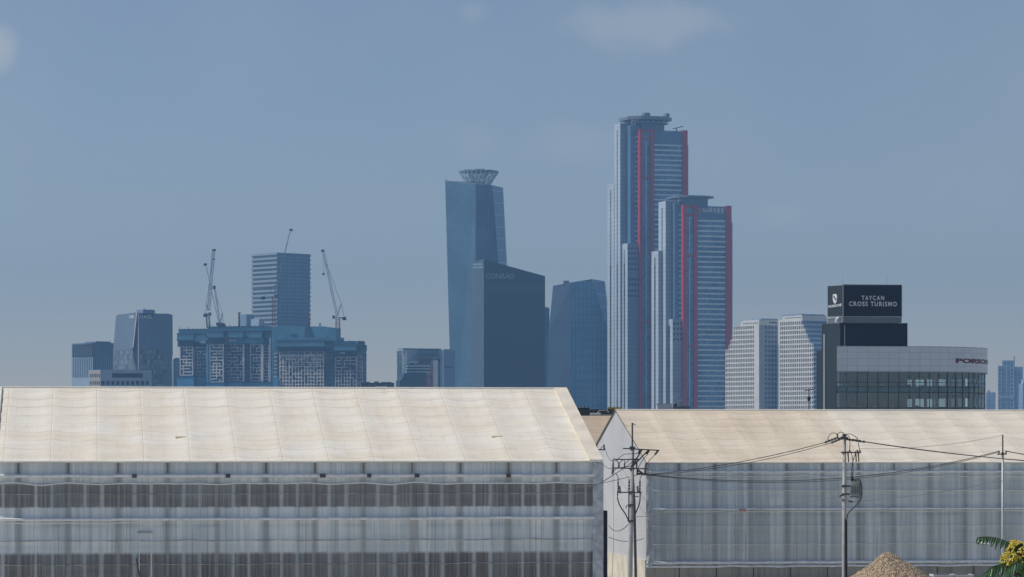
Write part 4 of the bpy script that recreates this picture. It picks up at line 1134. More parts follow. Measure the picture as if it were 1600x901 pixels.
# ---- low mixed buildings left of the leaning tower -------------------------------
fg = Fr(629.5, 2800, 30)
b8 = fthing('low_office', 'mid rise office with a rooftop sign board and stepped terraces', 'office', fg)
MB().box(0, fg.u(692), 0, fg.w(620), 0, fg.z(545)).build('wall', m_paleblue, b8)
MB().box(0.5, fg.u(690), 0.5, fg.w(622), fg.z(545), fg.z(542.8)).build('roof_plant', m_bluegrey, b8)
slab_left(fg, [(620.4, 548), (629, 546.5), (629, 604), (620.4, 604)], -0.3, -0.01).build('side_glazing', grid('greenish_side_glass', (0.06, 0.12, 0.15), (0.14, 0.22, 0.25), (0.05, 0.10, 0.14), 8.0, 3.4, 0.4, 0.4), b8)
slab_front(fg, rect(629.6, 636, 546, 588), -0.6, -0.01).build('facade_pier', m_band, b8)
slab_front(fg, rect(652.5, 686, 543.6, 555.2), -0.9, -0.01).build('sign_board', m_glassB, b8)
text_front(fg, '한화투자증권', 661.5, 685, 546.3, 551.3, -1.0, m_textd, b8)
slab_front(fg, [(620.8 + 10, 546.3), (633.5, 546.3), (632, 554.5)], -0.8, -0.62).build('sign_emblem', m_red, b8)
text_front(fg, '유안타증권', 634, 639, 547.2, 549.6, -0.75, m_text, b8)
slab_front(fg, rect(649, 690.5, 556, 558.2), -3, -0.01).build('canopy', m_steel, b8)
slab_front(fg, rect(652, 676, 558.4, 568), -0.4, -0.01).build('pink_wall', plain('dusky_pink_wall', (0.19, 0.16, 0.22), 0.7), b8)
for a, b, t in ((641, 654, 564), (636.5, 672, 570.5), (636, 672, 574.5), (635, 668, 579)):
    slab_front(fg, rect(a, b, t, t + 1.6), -4, -0.01).build('terrace_edge', m_band, b8)
for a, b, t in ((642, 646, 566.5), (656, 660, 564.5), (636, 671, 572.3), (636, 671, 576.3)):
    slab_front(fg, rect(a, b, t, t + 2.0), -0.7, -0.05).build('terrace_window', m_dark, b8)
slab_front(fg, [(632, 583), (638, 581), (667, 581), (667, GND), (625, GND), (625, 594), (629, 590)], -12, -4.5).build('front_block', m_navyL, b8)
slab_front(fg, rect(677, 684.5, 562, GND), -5, -0.01).build('pale_pier', m_band, b8)
slab_front(fg, rect(684.7, 688, 560, GND), -2, -0.01).build('dark_bay', m_dark, b8)
slab_front(fg, rect(688.2, 690.3, 565, GND), -5, -0.01).build('pale_pier', m_paleblue, b8)
# red frame tower standing in front
O = Vector((X(671, 2740), 2740, 0))
rf = thing('lifting_frame', 'red steel lifting frame standing before the terraced office', 'frame', tuple(O))
V = lambda x_, y_: W3(x_, y_, 2740) - O
mb = MB()
for a, b in (((667, 588), (667, 606)), ((675.5, 569), (675.5, 606)), ((667, 588), (675.5, 587)), ((674.5, 588), (672.5, 606)), ((673, 571), (673.6, 590))): mb.bar(V(*a), V(*b), 0.8)
for px in (667, 675.5): mb.bar(V(px, 606), Vector((V(px, 606).x, 0, 0)), 0.8)
mb.build('frame', m_red, rf)
MB().box(V(666, 580).x, V(672.5, 580).x, -1, 1, V(666, 581.5).z, V(666, 580).z).build('work_platform', m_white, rf)

fi = Fr(692.8, 2900, 8)
b9 = fthing('office_block', 'plain pale blue block at the foot of the leaning glass skyscraper', 'office block', fi)
bx(fi, 692.8, 711, 0, 24, 546).build('wall', m_bluegrey, b9)
bx(fi, 694, 706, 3, 12, 544.6, fi.z(546)).build('roof_plant', m_steel, b9)
slab_front(fi, rect(695, 708, 571.5, 574), -0.15, -0.01).build('faint_sign', m_glassB, b9)

# low rooftops in the gap
fj = Fr(566, 1900, 4)
bj = fthing('low_building', 'low dark row of roofs between the building site and terraced office', 'building', fj)
m_lowwall = grid('low_dark_facade', (0.060, 0.096, 0.132), (0.120, 0.168, 0.216), (0.036, 0.060, 0.096), 3.0, 2.4, 0.4, 0.6)
bx(fj, 564, 616, 0, 20, 597).build('wall', m_lowwall, bj)
for a, b, t in ((568, 578, 595.5), (585, 592, 594.8), (596, 612, 595.8)):
    bx(fj, a, b, 3, 8, t, fj.z(597)).build('roof_hut', m_steel, bj)

# ---- far towers at the right ------------------------------------------------------
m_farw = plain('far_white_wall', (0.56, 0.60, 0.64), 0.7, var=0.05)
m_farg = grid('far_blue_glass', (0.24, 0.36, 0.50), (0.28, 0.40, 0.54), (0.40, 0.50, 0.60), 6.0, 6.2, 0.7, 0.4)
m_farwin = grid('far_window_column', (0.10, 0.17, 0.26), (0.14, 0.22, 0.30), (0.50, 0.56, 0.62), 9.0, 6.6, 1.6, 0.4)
ft = Fr(1584.5, 5400, -12)
bt_ = fthing('apartment_tower', 'pale apartment tower with white piers at the far right of the skyline', 'tower', ft)
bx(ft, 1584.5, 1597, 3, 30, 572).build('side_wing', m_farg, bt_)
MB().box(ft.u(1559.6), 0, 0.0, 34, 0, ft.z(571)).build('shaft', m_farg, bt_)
for a, b in ((1559.6, 1564.6), (1572, 1573.4), (1578.6, 1584.4)):
    slab_front(ft, rect(a, b, 570.5), -1.5, -0.02).build('white_pier', m_farwin if b - a > 3 else m_farw, bt_)
for a in (1559.4, 1563.9, 1578.4, 1583.6):
    slab_front(ft, rect(a, a + 0.9, 570.3), -1.9, -1.52).build('white_pier', m_farw, bt_)
bx(ft, 1566, 1583, 6, 16, 563, ft.z(571)).build('roof_plant', m_farg, bt_)
bx(ft, 1565.5, 1583.5, 4, 20, 562, ft.z(563.5)).build('roof_slab', m_farw, bt_)
MB().bar((0, 5, ft.z(571)), (0, 5, ft.z(555.5)), 1.6).build('roof_mast', m_bluegrey, bt_)
slab_front(ft, rect(1559.5, 1584.4, 617.5, 620.5), -2.2, -1.95).build('belt_course', m_farw, bt_)
fu = Fr(1543, 5000, -12)
bu = fthing('apartment_tower', 'small hazy blue tower just right of the round fronted showroom', 'tower', fu)
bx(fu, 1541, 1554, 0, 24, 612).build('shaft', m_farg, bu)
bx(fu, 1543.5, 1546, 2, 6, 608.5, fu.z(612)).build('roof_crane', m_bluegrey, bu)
fv = Fr(1598.3, 5300, 8)
bv = fthing('apartment_tower', 'hazy pale tower cut off by the right edge of the view', 'tower', fv)
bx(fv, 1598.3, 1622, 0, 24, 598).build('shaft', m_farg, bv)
bx(fv, 1599.3, 1618, 3, 14, 592, fv.z(598)).build('roof_plant', m_farw, bv)

# ================================================================== CAR SHOWROOM (about 0.7 km away)
m_blk = plain('black_panel', (0.010, 0.014, 0.022), 0.55, var=0.1, sc=0.1, spec=0.3)
m_blkL = plain('lighter_black_panel', (0.020, 0.030, 0.036), 0.55, var=0.1, sc=0.1, spec=0.3)  # lighter copy of the black panel; light on left sides put into colour
m_alu = plain('aluminium_trim', (0.45, 0.48, 0.50), 0.4, 0.3, var=0.05)
m_mesh = grid('grey_base_mesh', (0.15, 0.19, 0.22), (0.18, 0.22, 0.25), (0.08, 0.11, 0.14), 0.5, 3.0, 0.06, 0.5)
NB = NT('silver_fascia_panels'); uvb = NB.uv()
bb = NB.brick(uvb, 2.42, 1.5, 0.035, (0.60, 0.66, 0.72), (0.64, 0.70, 0.76), (0.34, 0.38, 0.42))
m_fascia = NB.fin(bb['Color'], 0.34, 0.6)
fc = Fr(1313, 725, 10)
sh = fthing('showroom_building', 'car showroom with black tower and curved silver fascia over glass storeys', 'showroom', fc)
wS = fc.w(1284)
# black tower
MB().box(0, fc.u(1418), 0, wS, 0, fc.z(503.5)).build('black_tower', m_blk, sh)
slab_left(fc, [(1284.2, 505), (1312.8, 503.8), (1312.8, GND), (1284.2, GND)], -0.08, -0.005).build('tower_side', m_blkL, sh)
slab_front(fc, rect(1319.3, 1320.4, 507, 560), -0.12, -0.005).build('light_strip', m_alu, sh)
slab_left(fc, [(1286.6, 521), (1288.4, 521), (1288.4, 640), (1286.6, 640)], -0.25, -0.09).build('drain_pipe', m_alu, sh)
ya, yb = fc.w(1285, 2.5), fc.w(1275.8, 2.5)
MB().box(2.5, 10, ya, yb, 0, fc.z(546, 2.5, ya)).build('annex', m_blkL, sh)
MB().box(-0.02 + 0, fc.u(1418) + 0.02, -0.04, wS + 0.02, fc.z(503.5), fc.z(503.0)).build('coping', m_alu, sh)
# rooftop sign box
fx = Fr(1317, 723, 10)
zs0, zs1, zs2 = fc.z(503.0) + 0.01, fx.z(494), fx.z(444.5)
sg = fthing('rooftop_sign', 'black rooftop sign box lettered in white on two sides above the showroom', 'sign', fx)
xs = fx.u(1409.6); wsn = fx.w(1292.2)
MB().box(0.1, xs - 0.1, 0.1, wsn - 0.1, zs0, zs1).build('sign_base', m_mesh, sg)
MB().box(0.0, xs, 0.0, wsn, zs1, zs2).build('sign_box', m_alu, sg)
slab_front(fx, rect(1318.4, 1408.7, 446.0, 493.2), -0.12, -0.005).build('sign_face', m_blk, sg)
slab_left(fx, [(1293.1, 447.6), (1315.7, 446.2), (1315.7, 492.6), (1293.1, 493.0)], -0.12, -0.005).build('sign_face', m_blkL, sg)
text_front(fx, 'TAYCAN', 1346.3, 1381.5, 460.8, 467.8, -0.16, m_text, sg, 0.028, 1.35)
text_front(fx, 'CROSS TURISMO', 1326.6, 1401.5, 469.8, 477.2, -0.16, m_text, sg, 0.028, 1.25)
text_left(fx, 'PORSCHE', 1294.3, 1314.9, 476.3, 480.2, -0.16, m_text, sg, 0.03)
def left_pt(px, py, x): y = fx.w(px, x); return (x, y, fx.z(py, x, y))
cr = MB()
cr.face([left_pt(px, py, -0.15) for px, py in ((1301.2, 459.5), (1302.5, 458.6), (1304.3, 458.2), (1306.2, 458.3), (1307.6, 459.2), (1307.8, 467), (1306.6, 471), (1304.6, 474), (1302.4, 471.4), (1301.1, 467))])
cr.build('sign_emblem', m_text, sg)
cd = MB()
for q in ((1302.2, 461, 1304, 464.2), (1305, 465.2, 1306.8, 468.2), (1303.8, 463.6, 1305.2, 466.6)):
    cd.face([left_pt(a, b, -0.17) for a, b in ((q[0], q[1]), (q[2], q[1]), (q[2], q[3]), (q[0], q[3]))])
cd.build('emblem_field', m_blkL, sg)
lp = left_pt(1311.5, 499, 0.0)
MB().tube([(lp[0] - 0.7, lp[1], lp[2] - 0.6), (lp[0] - 0.6, lp[1], lp[2] + 0.1), (lp[0] - 0.1, lp[1] - 0.1, lp[2] + 0.6)], [0.35, 0.42, 0.3], 8).build('vent_cowl', m_white, sg)
for px in (1317.0, 1386.5):
    x = fx.u(px, 0.5); MB().tube([(x, 0.6, zs2), (x, 0.6, zs2 + 1.9)], 0.03, 5).build('lightning_rod', m_steel, sg)
# curved body: flat front then a round end
ff = Fr(1307.5, 716, 10)
xa_ = ff.u(1436); Rr = 12.0
for _ in range(12): Rr = (ff.u(1537.3, Rr) - xa_) * 0.985
def path(s, off=0.0):
    """point at arc length s along the facade, moved outwards by off"""
    if s <= xa_: return (s, -off)
    t = (s - xa_) / Rr
    return (xa_ + (Rr + off) * math.sin(t), Rr - (Rr + off) * math.cos(t))
def ring_pts(off, s0=0.0, n=26, tmax=math.pi):
    p = [path(s0, off)] if s0 < xa_ else []
    for k in range(n + 1): p.append(path(xa_ + Rr * tmax * k / n, off))
    return p
def strip(off, z0, z1, n=40, s0=0.0, tmax=math.pi):
    mb = MB(); S = xa_ + Rr * tmax
    ss = [s0 + (S - s0) * i / n for i in range(n + 1)]
    for a, b in zip(ss, ss[1:]):
        p, q = path(a, off), path(b, off)
        mb.face([(*p, z0), (*q, z0), (*q, z1), (*p, z1)], [(a, z0), (b, z0), (b, z1), (a, z1)])
    return mb
shb = fthing('showroom_hall', 'glass showroom hall with a curved silver fascia and red sign lettering', 'showroom', ff)
zf0, zf1 = ff.z(579), ff.z(540)
yb_ = 2 * Rr
BL = (0.36 * yb_, yb_)      # the hall narrows where it meets the black tower
strip(0.0, zf0, zf1, 60).build('fascia', m_fascia, shb, smooth=False)
MB().vprism(ring_pts(-0.02) + [BL], zf1 - 0.3, zf1 + 0.05).build('roof', m_alu, shb)
MB().vprism(ring_pts(-0.02) + [BL], zf0, zf0 + 0.3).build('soffit', m_blk, shb)
MB().face([(0, 0, zf0), (*BL, zf0), (*BL, zf1), (0, 0, zf1)]).build('fascia_return', m_fascia, shb)
MB().face([(*BL, zf0), (xa_, yb_, zf0), (xa_, yb_, zf1), (*BL, zf1)]).build('fascia_return', m_fascia, shb)
strip(0.06, zf0 - 0.12, zf0 + 0.12, 60).build('fascia_trim', m_alu, shb)
strip(0.06, zf1 - 0.08, zf1 + 0.10, 60).build('fascia_trim', m_alu, shb)
# glazing
G = NT('showroom_glass'); gt = G.t
tr = G.n('ShaderNodeBsdfTransparent'); tr.inputs[0].default_value = (0.72, 0.84, 0.87, 1)
go = G.n('ShaderNodeBsdfGlossy'); go.inputs['Roughness'].default_value = 0.02; go.inputs['Color'].default_value = (0.55, 0.75, 0.95, 1)
lw = G.n('ShaderNodeFresnel'); lw.inputs['IOR'].default_value = 1.75
mx = G.n('ShaderNodeMixShader')
gt.links.new(G.math('MULTIPLY_ADD', lw.outputs[0], 0.7, 0.09), mx.inputs[0]); gt.links.new(tr.outputs[0], mx.inputs[1]); gt.links.new(go.outputs[0], mx.inputs[2])
gt.links.new(mx.outputs[0], gt.nodes['Material Output'].inputs['Surface'])
m_glaz = G.m
zfl = [0.0, 0.0 + (ff.z(641)), ff.z(607)]
gl_ = strip(-0.6, 0.3, zf0 - 0.01, 60).build('curtain_glazing', m_glaz, shb)
S = xa_ + Rr * math.pi
mm = MB(); step = 2.42
k = 0
s_ = 0.05
while s_ < S:
    p0, p1 = path(s_, -0.6), path(s_, -0.42)
    mm.bar((*path(s_, -0.5), 0), (*path(s_, -0.5), zf0), 0.06, 0.12); s_ += step
for z in (ff.z(611.5), ff.z(603), ff.z(596), ff.z(636)):
    prev = None
    for i in range(61):
        q = path(S * i / 60, -0.5)
        if prev: mm.bar((*prev, z), (*q, z), 0.09, 0.12)
        prev = q
mm.build('mullion', m_blk, gl_, weld=False)
m_span = plain('teal_spandrel_glass', (0.12, 0.22, 0.23), 0.2, var=0.15, sc=0.5)
for zt_, zb_ in ((ff.z(603.4), ff.z(611.2)), (ff.z(637), ff.z(645))):
    strip(-0.57, zb_, zt_, 60).build('spandrel_glass', m_span, shb)
m_floor = plain('dark_interior', (0.014, 0.022, 0.032), 0.8)
m_ceil = plain('grey_ceiling', (0.06, 0.08, 0.10), 0.8)
for z in (ff.z(609), ff.z(643), 2.5):
    MB().vprism(ring_pts(-0.8) + [(BL[0] + 0.3, yb_ - 0.9)], z - 0.5, z).build('floor_slab', m_ceil, shb)
MB().vprism([(2.6, 7.0), (xa_ - 2.0, 7.0), (xa_ - 2.0, yb_ - 1.2), (BL[0] + 0.4, yb_ - 1.2)], 0.01, zf0 - 0.02).build('core_wall', m_floor, shb)
for i in range(9):
    q = path(3.0 + i * 5.2, -2.2); MB().tube([(*q, 0), (*q, zf0)], 0.28, 10).build('round_column', m_ceil, shb)
# interior: rear wall with openings, desks, parapets, lamps
rw = MB()
for zt_, zb_ in ((zf0, ff.z(603)), (ff.z(611), ff.z(637))):
    s = xa_ + Rr * 1.45
    while s < S - 0.5:
        p, q = path(s, -1.2), path(s + 0.9, -1.2)
        rw.face([(*p, zb_), (*q, zb_), (*q, zt_), (*p, zt_)])
        p2 = path(s + 3.1, -1.2)
        rw.face([(*q, zb_), (*p2, zb_), (*p2, zb_ + 0.8), (*q, zb_ + 0.8)])
        rw.face([(*q, zt_ - 1.0), (*p2, zt_ - 1.0), (*p2, zt_), (*q, zt_)])
        s += 3.1
rw.build('rear_wall', m_floor, shb)
rnd = random.Random(5)
for fl_z, rows_ in ((ff.z(609), 1), (ff.z(643), 1)):
    for i in range(16):
        x = 1.5 + i * 1.45 + rnd.random() * 0.5; y = 2.0 + rnd.random() * 3.5
        MB().box(x, x + 0.6 + 0.5 * rnd.random(), y, y + 0.6, fl_z, fl_z + 0.8 + 0.9 * rnd.random()).build('shop_fitting', rnd.choice((m_floor, m_ceil, m_steel)), shb)
for i in range(9):
    x = 4.2 + i * 2.6
    MB().box(x, x + 1.3, 2.5, 2.8, ff.z(611.5) - 4.0, ff.z(611.5) - 3.9).build('strip_lamp', m_white, shb)
# red lettering following the curve
m_redl = plain('dark_red_letters', (0.20, 0.012, 0.03), 0.45, var=0.02)
def s_at(px):
    lo, hi = xa_, xa_ + Rr * 1.5
    for _ in range(50):
        m = (lo + hi) / 2; x, y = path(m, 0.12)
        p = 800 + F * (ff.X0 + x * ff.c - y * ff.s) / (ff.d + x * ff.s + y * ff.c)
        if p < px: lo = m
        else: hi = m
    return lo
s0 = s_at(1494.5); s5 = s_at(1536.5)
lw_ = (s5 - s0) / 4.6 * 7.0
zl0, zl1 = ff.z(566.8, 20, 8), ff.z(559.6, 20, 8)
lettering('PORSCHE', lw_, zl1 - zl0, lambda x, z: (*path(s0 + x, 0.14), zl0 + z), m_redl, shb, bold=0.03)

OL = Vector((X(1264, 620), 620, 0))
sl_ = thing('street_lamp', 'dark lamp mast standing before the right white gridded block', 'lamp', tuple(OL))
hl = Z(606, 620)
MB().tube([(0, 0, 0), (0, 0, hl)], [0.16, 0.10], 8).build('mast', m_blk, sl_)
MB().bar((-0.9, 0, hl - 0.4), (0.9, 0, hl - 0.2), 0.16).build('lamp_arm', m_blk, sl_)
MB().box(-0.25, 0.25, -0.2, 0.2, hl - 2.4, hl - 1.6).build('control_box', m_blk, sl_)

# ================================================================== THINGS BEHIND THE SHED RIDGES
fy = Fr(900, 455, 4)
m_roofd = plain('dark_flat_roof', (0.06, 0.06, 0.06), 0.85)
yd = fthing('yard_building', 'long dark flat roofed building just showing behind the shed ridges', 'building', fy)
zy = fy.z(638.5)
MB().box(fy.u(880), fy.u(1082), 0, 14, 0, zy).build('wall', m_roofd, yd)
MB().box(fy.u(1053), fy.u(1080), 1, 5, zy, fy.z(633.5)).build('roof_hut', plain('grey_site_panel', (0.16, 0.18, 0.19), 0.8), yd)
def on_roof(px): return (X(px, 460), 460, zy)
m_yel = plain('yellow_plant_paint', (0.55, 0.36, 0.06), 0.6)
t = thing('yellow_container', 'yellow site container on the roof behind the right shed peak', 'container', on_roof(960))
wy = X(971, 460) - X(949, 460)
MB().box(-wy/2, wy/2, -1, 1, 0.01, 0.34).build('container_body', m_yel, t)
for i in range(9):
    MB().box(-wy/2 + wy * i / 9 + 0.08, -wy/2 + wy * i / 9 + 0.16, -1.05, -1.0, 0.03, 0.32).build('rib', m_yel, t)
t = thing('white_cabin', 'small white cabin poking above the right shed ridge below the towers', 'cabin', on_roof(1038))
wc = X(1049, 460) - X(1026.5, 460)
MB().box(-wc/2, wc/2, -1, 1, 0.01, Z(630.5, 460) - zy).build('cabin_body', m_white, t)
MB().box(-wc/2 - 0.1, wc/2 + 0.1, -1.1, 1.1, Z(630.5, 460) - zy, Z(629.5, 460) - zy).build('cabin_roof', m_alu, t)
t = thing('roof_ventilator', 'dark rooftop ventilator cowl right of the white cabin', 'ventilator', on_roof(1055))
MB().tube([(0, 0, 0), (0, 0, 0.55)], 0.14, 8).build('duct', m_steel, t)
MB().tube([(0, 0, 0.5), (0, 0, 0.7), (0, 0, 0.95)], [0.15, 0.3, 0.08], 10).build('cowl', m_black, t)
for px, py, lab in ((1053.5, 616, 'taller thin yard lamp with twin arms beside the white cabin'), (1060, 623.5, 'shorter yard lamp right of the taller twin armed lamp')):
    t = thing('yard_lamp', lab, 'lamp', on_roof(px), 0, 'lamps on the far yard roof')
    h = Z(py + 2, 460) - zy
    MB().tube([(0, 0, 0), (0, 0, h)], 0.03, 6).build('lamp_post', m_alu, t)
    MB().bar((-0.15, 0, h), (0.75, 0, h + 0.16), 0.12, 0.06).build('lamp_head', m_white, t)
t = thing('machinery', 'dark plant machinery with pipes behind the left shed right slope', 'machinery', on_roof(910))
h = Z(643, 460) - zy
mb = MB(); mb.box(-0.9, 1.0, -0.6, 0.6, -0.02, 0.25); mb.build('machine_base', m_black, t)
for x, h_, r_ in ((-0.7, 0.35, 0.10), (-0.2, 0.6, 0.08), (0.25, 0.42, 0.16), (0.75, 0.3, 0.2)):
    MB().tube([(x, 0, 0.2), (x, 0, 0.2 + h_)], r_, 8).build('pipe', m_steel, t)
MB().bar((-0.7, 0, 0.45), (0.75, 0, 0.62), 0.08).build('pipe_run', m_alu, t)
t = thing('sheet_stack', 'stack of white sheets lying on the tan shed ridge', 'stack', (X(931, 400), 400, M_ridge - 0.6))
MB().box(-0.75, 0.65, -0.5, 0.5, 0.0, 0.85).build('lower_sheets', plain('grey_sheets', (0.35, 0.36, 0.36), 0.8), t)
MB().box(-0.70, 0.60, -0.45, 0.55, 0.855, 1.05).build('top_sheet', m_white, t)
mb = MB()
mb.bar((0.2, 0, 1.05), (0.45, 0, 1.35), 0.08); mb.bar((0.45, 0, 1.35), (1.4, 0, 1.42), 0.06); mb.bar((1.4, 0, 1.42), (1.6, 0, 1.1), 0.08)
mb.build('bent_pipe', m_white, t)
t = thing('plank_stack', 'grey stack of boards right of the white sheets', 'stack', (X(948, 400), 400, M_ridge - 0.6))
MB().box(-0.62, 0.68, -0.5, 0.5, 0, 0.55).build('lower_boards', plain('grey_boards', (0.2, 0.2, 0.19), 0.8), t)
MB().box(-0.66, 0.62, -0.5, 0.5, 0.555, 0.85).build('upper_boards', plain('pale_boards', (0.32, 0.32, 0.30), 0.8), t)
t = thing('roof_hatch', 'small cream hatch showing above the left shed ridge', 'hatch', (X(595.5, 300), 300, 0))
hz1 = Z(602.8, 300)
MB().box(-0.5, 0.5, 0, 1.0, 0, hz1 - 0.06).build('hatch_shaft', m_trim, t)
MB().box(-0.55, 0.55, -0.05, 1.05, hz1 - 0.06, hz1).build('hatch_lid', m_white, t)

# ================================================================== UTILITY POLES AND WIRES
m_pole = plain('weathered_concrete_pole', (0.42, 0.42, 0.41), 0.8, var=0.15, sc=1.5)
m_galv = plain('galvanised_pole', (0.45, 0.47, 0.48), 0.5, 0.3, var=0.1)
m_iron = plain('dark_iron', (0.085, 0.085, 0.088), 0.6)
m_porc = plain('brown_grey_insulator', (0.10, 0.09, 0.085), 0.3)
m_tank = plain('grey_green_tank', (0.30, 0.32, 0.31), 0.5, var=0.15, sc=2)
def catenary(p, q, sag, n=24):
    p, q = Vector(p), Vector(q)
    return [p.lerp(q, i / n) - Vector((0, 0, sag * 4 * (i / n) * (1 - i / n))) for i in range(n + 1)]

# pole A (switch pole before the gable)
DA = 172
OA = Vector((X(985, DA), DA, 0))
pa = thing('utility_pole', 'utility pole with three crossarms and looping cables before the pale gable', 'utility pole', tuple(OA), 0, 'utility poles')
VA = lambda px, py, dy=0.0: W3(px, py, DA) - OA + Vector((0, dy, 0))
topA = VA(988, 697)
botA = Vector((VA(981.5, 960).x, 0, 0))
MB().tube([botA, topA.lerp(botA, 0.5), topA], [0.17, 0.14, 0.105], 14).build('pole_shaft', m_pole, pa, smooth=True)
MB().tube([topA + Vector((0, 0, -0.3)), VA(988, 659.5)], 0.045, 8).build('top_pipe', m_iron, pa)
MB().bar(VA(988, 661), VA(993, 662.3), 0.05).build('pipe_tag', m_steel, pa)
st_b = Vector((VA(997, 960).x, 0.3, 0))
MB().tube([st_b, VA(991.5, 790, 0.3), VA(989.5, 748, 0.25), VA(988.6, 715, 0.2)], [0.085, 0.075, 0.06, 0.04], 10).build('cable_riser', m_iron, pa, smooth=True)
def arm(V, a, b, par, dy=-0.2, th=0.065): return MB().bar(V(*a, dy), V(*b, dy), th, th).build('crossarm', m_iron, par)
arm(VA, (973, 699.6), (1030, 702.6), pa)
arm(VA, (956.5, 730), (1012.5, 731.5), pa)
arm(VA, (963.5, 768), (1002.5, 768.5), pa)
MB().bar(VA(984, 697.5, -0.22), VA(991, 697.8, -0.22), 0.09).build('clamp', m_iron, pa)
for (a, b) in (((1003, 701.5), (986, 729)), ((1013, 702), (988, 728)), ):
    MB().bar(VA(*a, -0.25), VA(*b, -0.25), 0.07).build('brace', m_iron, pa)
def insul(V, a, b, par, r=0.075, dy=-0.2):
    p, q = V(*a, dy), V(*b, dy); n = 9
    mb = MB(); mb.tube([p.lerp(q, i / n) for i in range(n + 1)], [r * (0.45 if i % 2 else 1.0) for i in range(n + 1)], 8)
    return mb.build('insulator', m_porc, par)
for a, b in (((1000, 702), (997, 708)), ((1014, 702.5), (1010, 709)), ((1028, 703), (1023, 709.5))): insul(VA, a, b, pa)
for px in (958, 967, 976, 995, 1009): insul(VA, (px, 722 if px < 1000 else 722), (px - 0.6, 730), pa, 0.06)
insul(VA, (958, 731), (956.5, 739.5), pa); insul(VA, (996, 732), (995.5, 741), pa); insul(VA, (1008, 732), (1008, 740), pa)
for a, b in (((996, 733), (1006, 740.5)), ((995, 739), (1013, 740.5))): insul(VA, a, b, pa, 0.08)
MB().tube([VA(957, 717.5, -0.2), VA(962, 716.4, -0.2), VA(975, 717, -0.2), VA(988, 716.5, -0.2), VA(1000, 716.5, -0.2)], 0.038, 6).build('bus_cable', m_iron, pa)
for pts in (((957, 718), (958.5, 724), (957.5, 730)), ((963, 717), (967, 722), (973, 717)), ((974, 717), (978, 722), (983, 717)), ((988, 716.5), (993, 722), (999, 716)),
            ((956, 740), (963, 731), (985, 727), (996, 717)), ((958, 741), (966, 736), (986, 722), (1000, 708)), ((965, 716), (975, 709), (986, 708), (1000, 707)),
            ((1011, 709), (1003, 719), (996, 731)), ((1023, 709.5), (1013, 720), (1006, 731)), ((962, 738), (965.5, 745), (965.5, 757)), ((1003, 741), (1000, 746), (999.5, 757))):
    ctl = [VA(*p, -0.28) for p in pts]; P = []
    for i in range(13):
        u = i / 12 * (len(ctl) - 1); j = min(int(u), len(ctl) - 2); f_ = u - j
        p0, p1, p2, p3 = ctl[max(j-1, 0)], ctl[j], ctl[j+1], ctl[min(j+2, len(ctl)-1)]
        P.append(0.5 * ((2*p1) + (p2-p0)*f_ + (2*p0-5*p1+4*p2-p3)*f_*f_ + (3*p1-p0-3*p2+p3)*f_**3))
    MB().tube(P, 0.020, 6).build('jumper_cable', m_iron, pa, smooth=True)
for a, b in (((965.5, 750), (965.8, 768)), ((968, 758), (969, 770)), ((983, 748), (982.5, 770)), ((999.8, 750), (999.4, 768)), ((996, 758), (996.5, 769))): insul(VA, a, b, pa, 0.06)
def spline(ctl, n=20):
    P = []
    for i in range(n + 1):
        u = i / n * (len(ctl) - 1); j = min(int(u), len(ctl) - 2); f_ = u - j
        p0, p1, p2, p3 = ctl[max(j-1, 0)], ctl[j], ctl[j+1], ctl[min(j+2, len(ctl)-1)]
        P.append(0.5 * ((2*p1) + (p2-p0)*f_ + (2*p0-5*p1+4*p2-p3)*f_*f_ + (3*p1-p0-3*p2+p3)*f_**3))
    return P
for pts in (((965, 768), (964.8, 778), (969, 790), (977, 802), (982.5, 814)), ((1000, 768), (999, 784), (994, 798), (990, 806)), ((982.5, 770), (982.3, 787), (982, 812))):
    MB().tube(spline([VA(*p, -0.28) for p in pts]), 0.036, 7).build('riser_cable', m_iron, pa, smooth=True)
for py in (699, 731, 768, 788, 813): MB().tube([VA(988 - (py - 699) * 0.024, py, 0) + Vector((0, 0, -0.05)), VA(988 - (py - 699) * 0.024, py, 0) + Vector((0, 0, 0.05))], 0.16, 12).build('band_clamp', m_iron, pa)
MB().bar(VA(988, 774, -0.2), VA(998, 775, -0.2), 0.05).build('step_bolt', m_iron, pa)
MB().tube(spline([VA(977.5, 793, -0.3), VA(979, 789, -0.3), VA(982, 788, -0.3)]), 0.03, 6).build('jumper_cable', m_iron, pa)

# pole B (transformer pole)
DB = 180
OB = Vector((X(1319.3, DB), DB, 0))
pb = thing('utility_pole', 'utility pole carrying a transformer in front of the right shed', 'utility pole', tuple(OB), 0, 'utility poles')
VB = lambda px, py, dy=0.0: W3(px, py, DB) - OB + Vector((0, dy, 0))
topB = VB(1319.3, 677)
MB().tube([(0, 0, 0), (0, 0, topB.z * 0.5), topB], [0.16, 0.125, 0.095], 14).build('pole_shaft', m_pole, pb, smooth=True)
MB().tube([VB(1319.3, 677), VB(1319.3, 681)], 0.12, 10).build('pole_cap', m_iron, pb)
for a, b in (((1308, 676.5), (1308, 684)), ((1313, 682), (1325, 683))): MB().bar(VB(*a, -0.15), VB(*b, -0.15), 0.08).build('bracket', m_iron, pb)
MB().bar(VB(1308, 683.5, -0.15), VB(1340, 687, -0.15), 0.09).build('crossarm', m_iron, pb)
for a, b in (((1314, 684.5), (1298, 691)), ((1309, 682.5), (1288, 690.5)), ((1326, 686), (1352, 689.5)), ((1322, 685.5), (1345, 688.2))): insul(VB, a, b, pb, 0.075, -0.16)
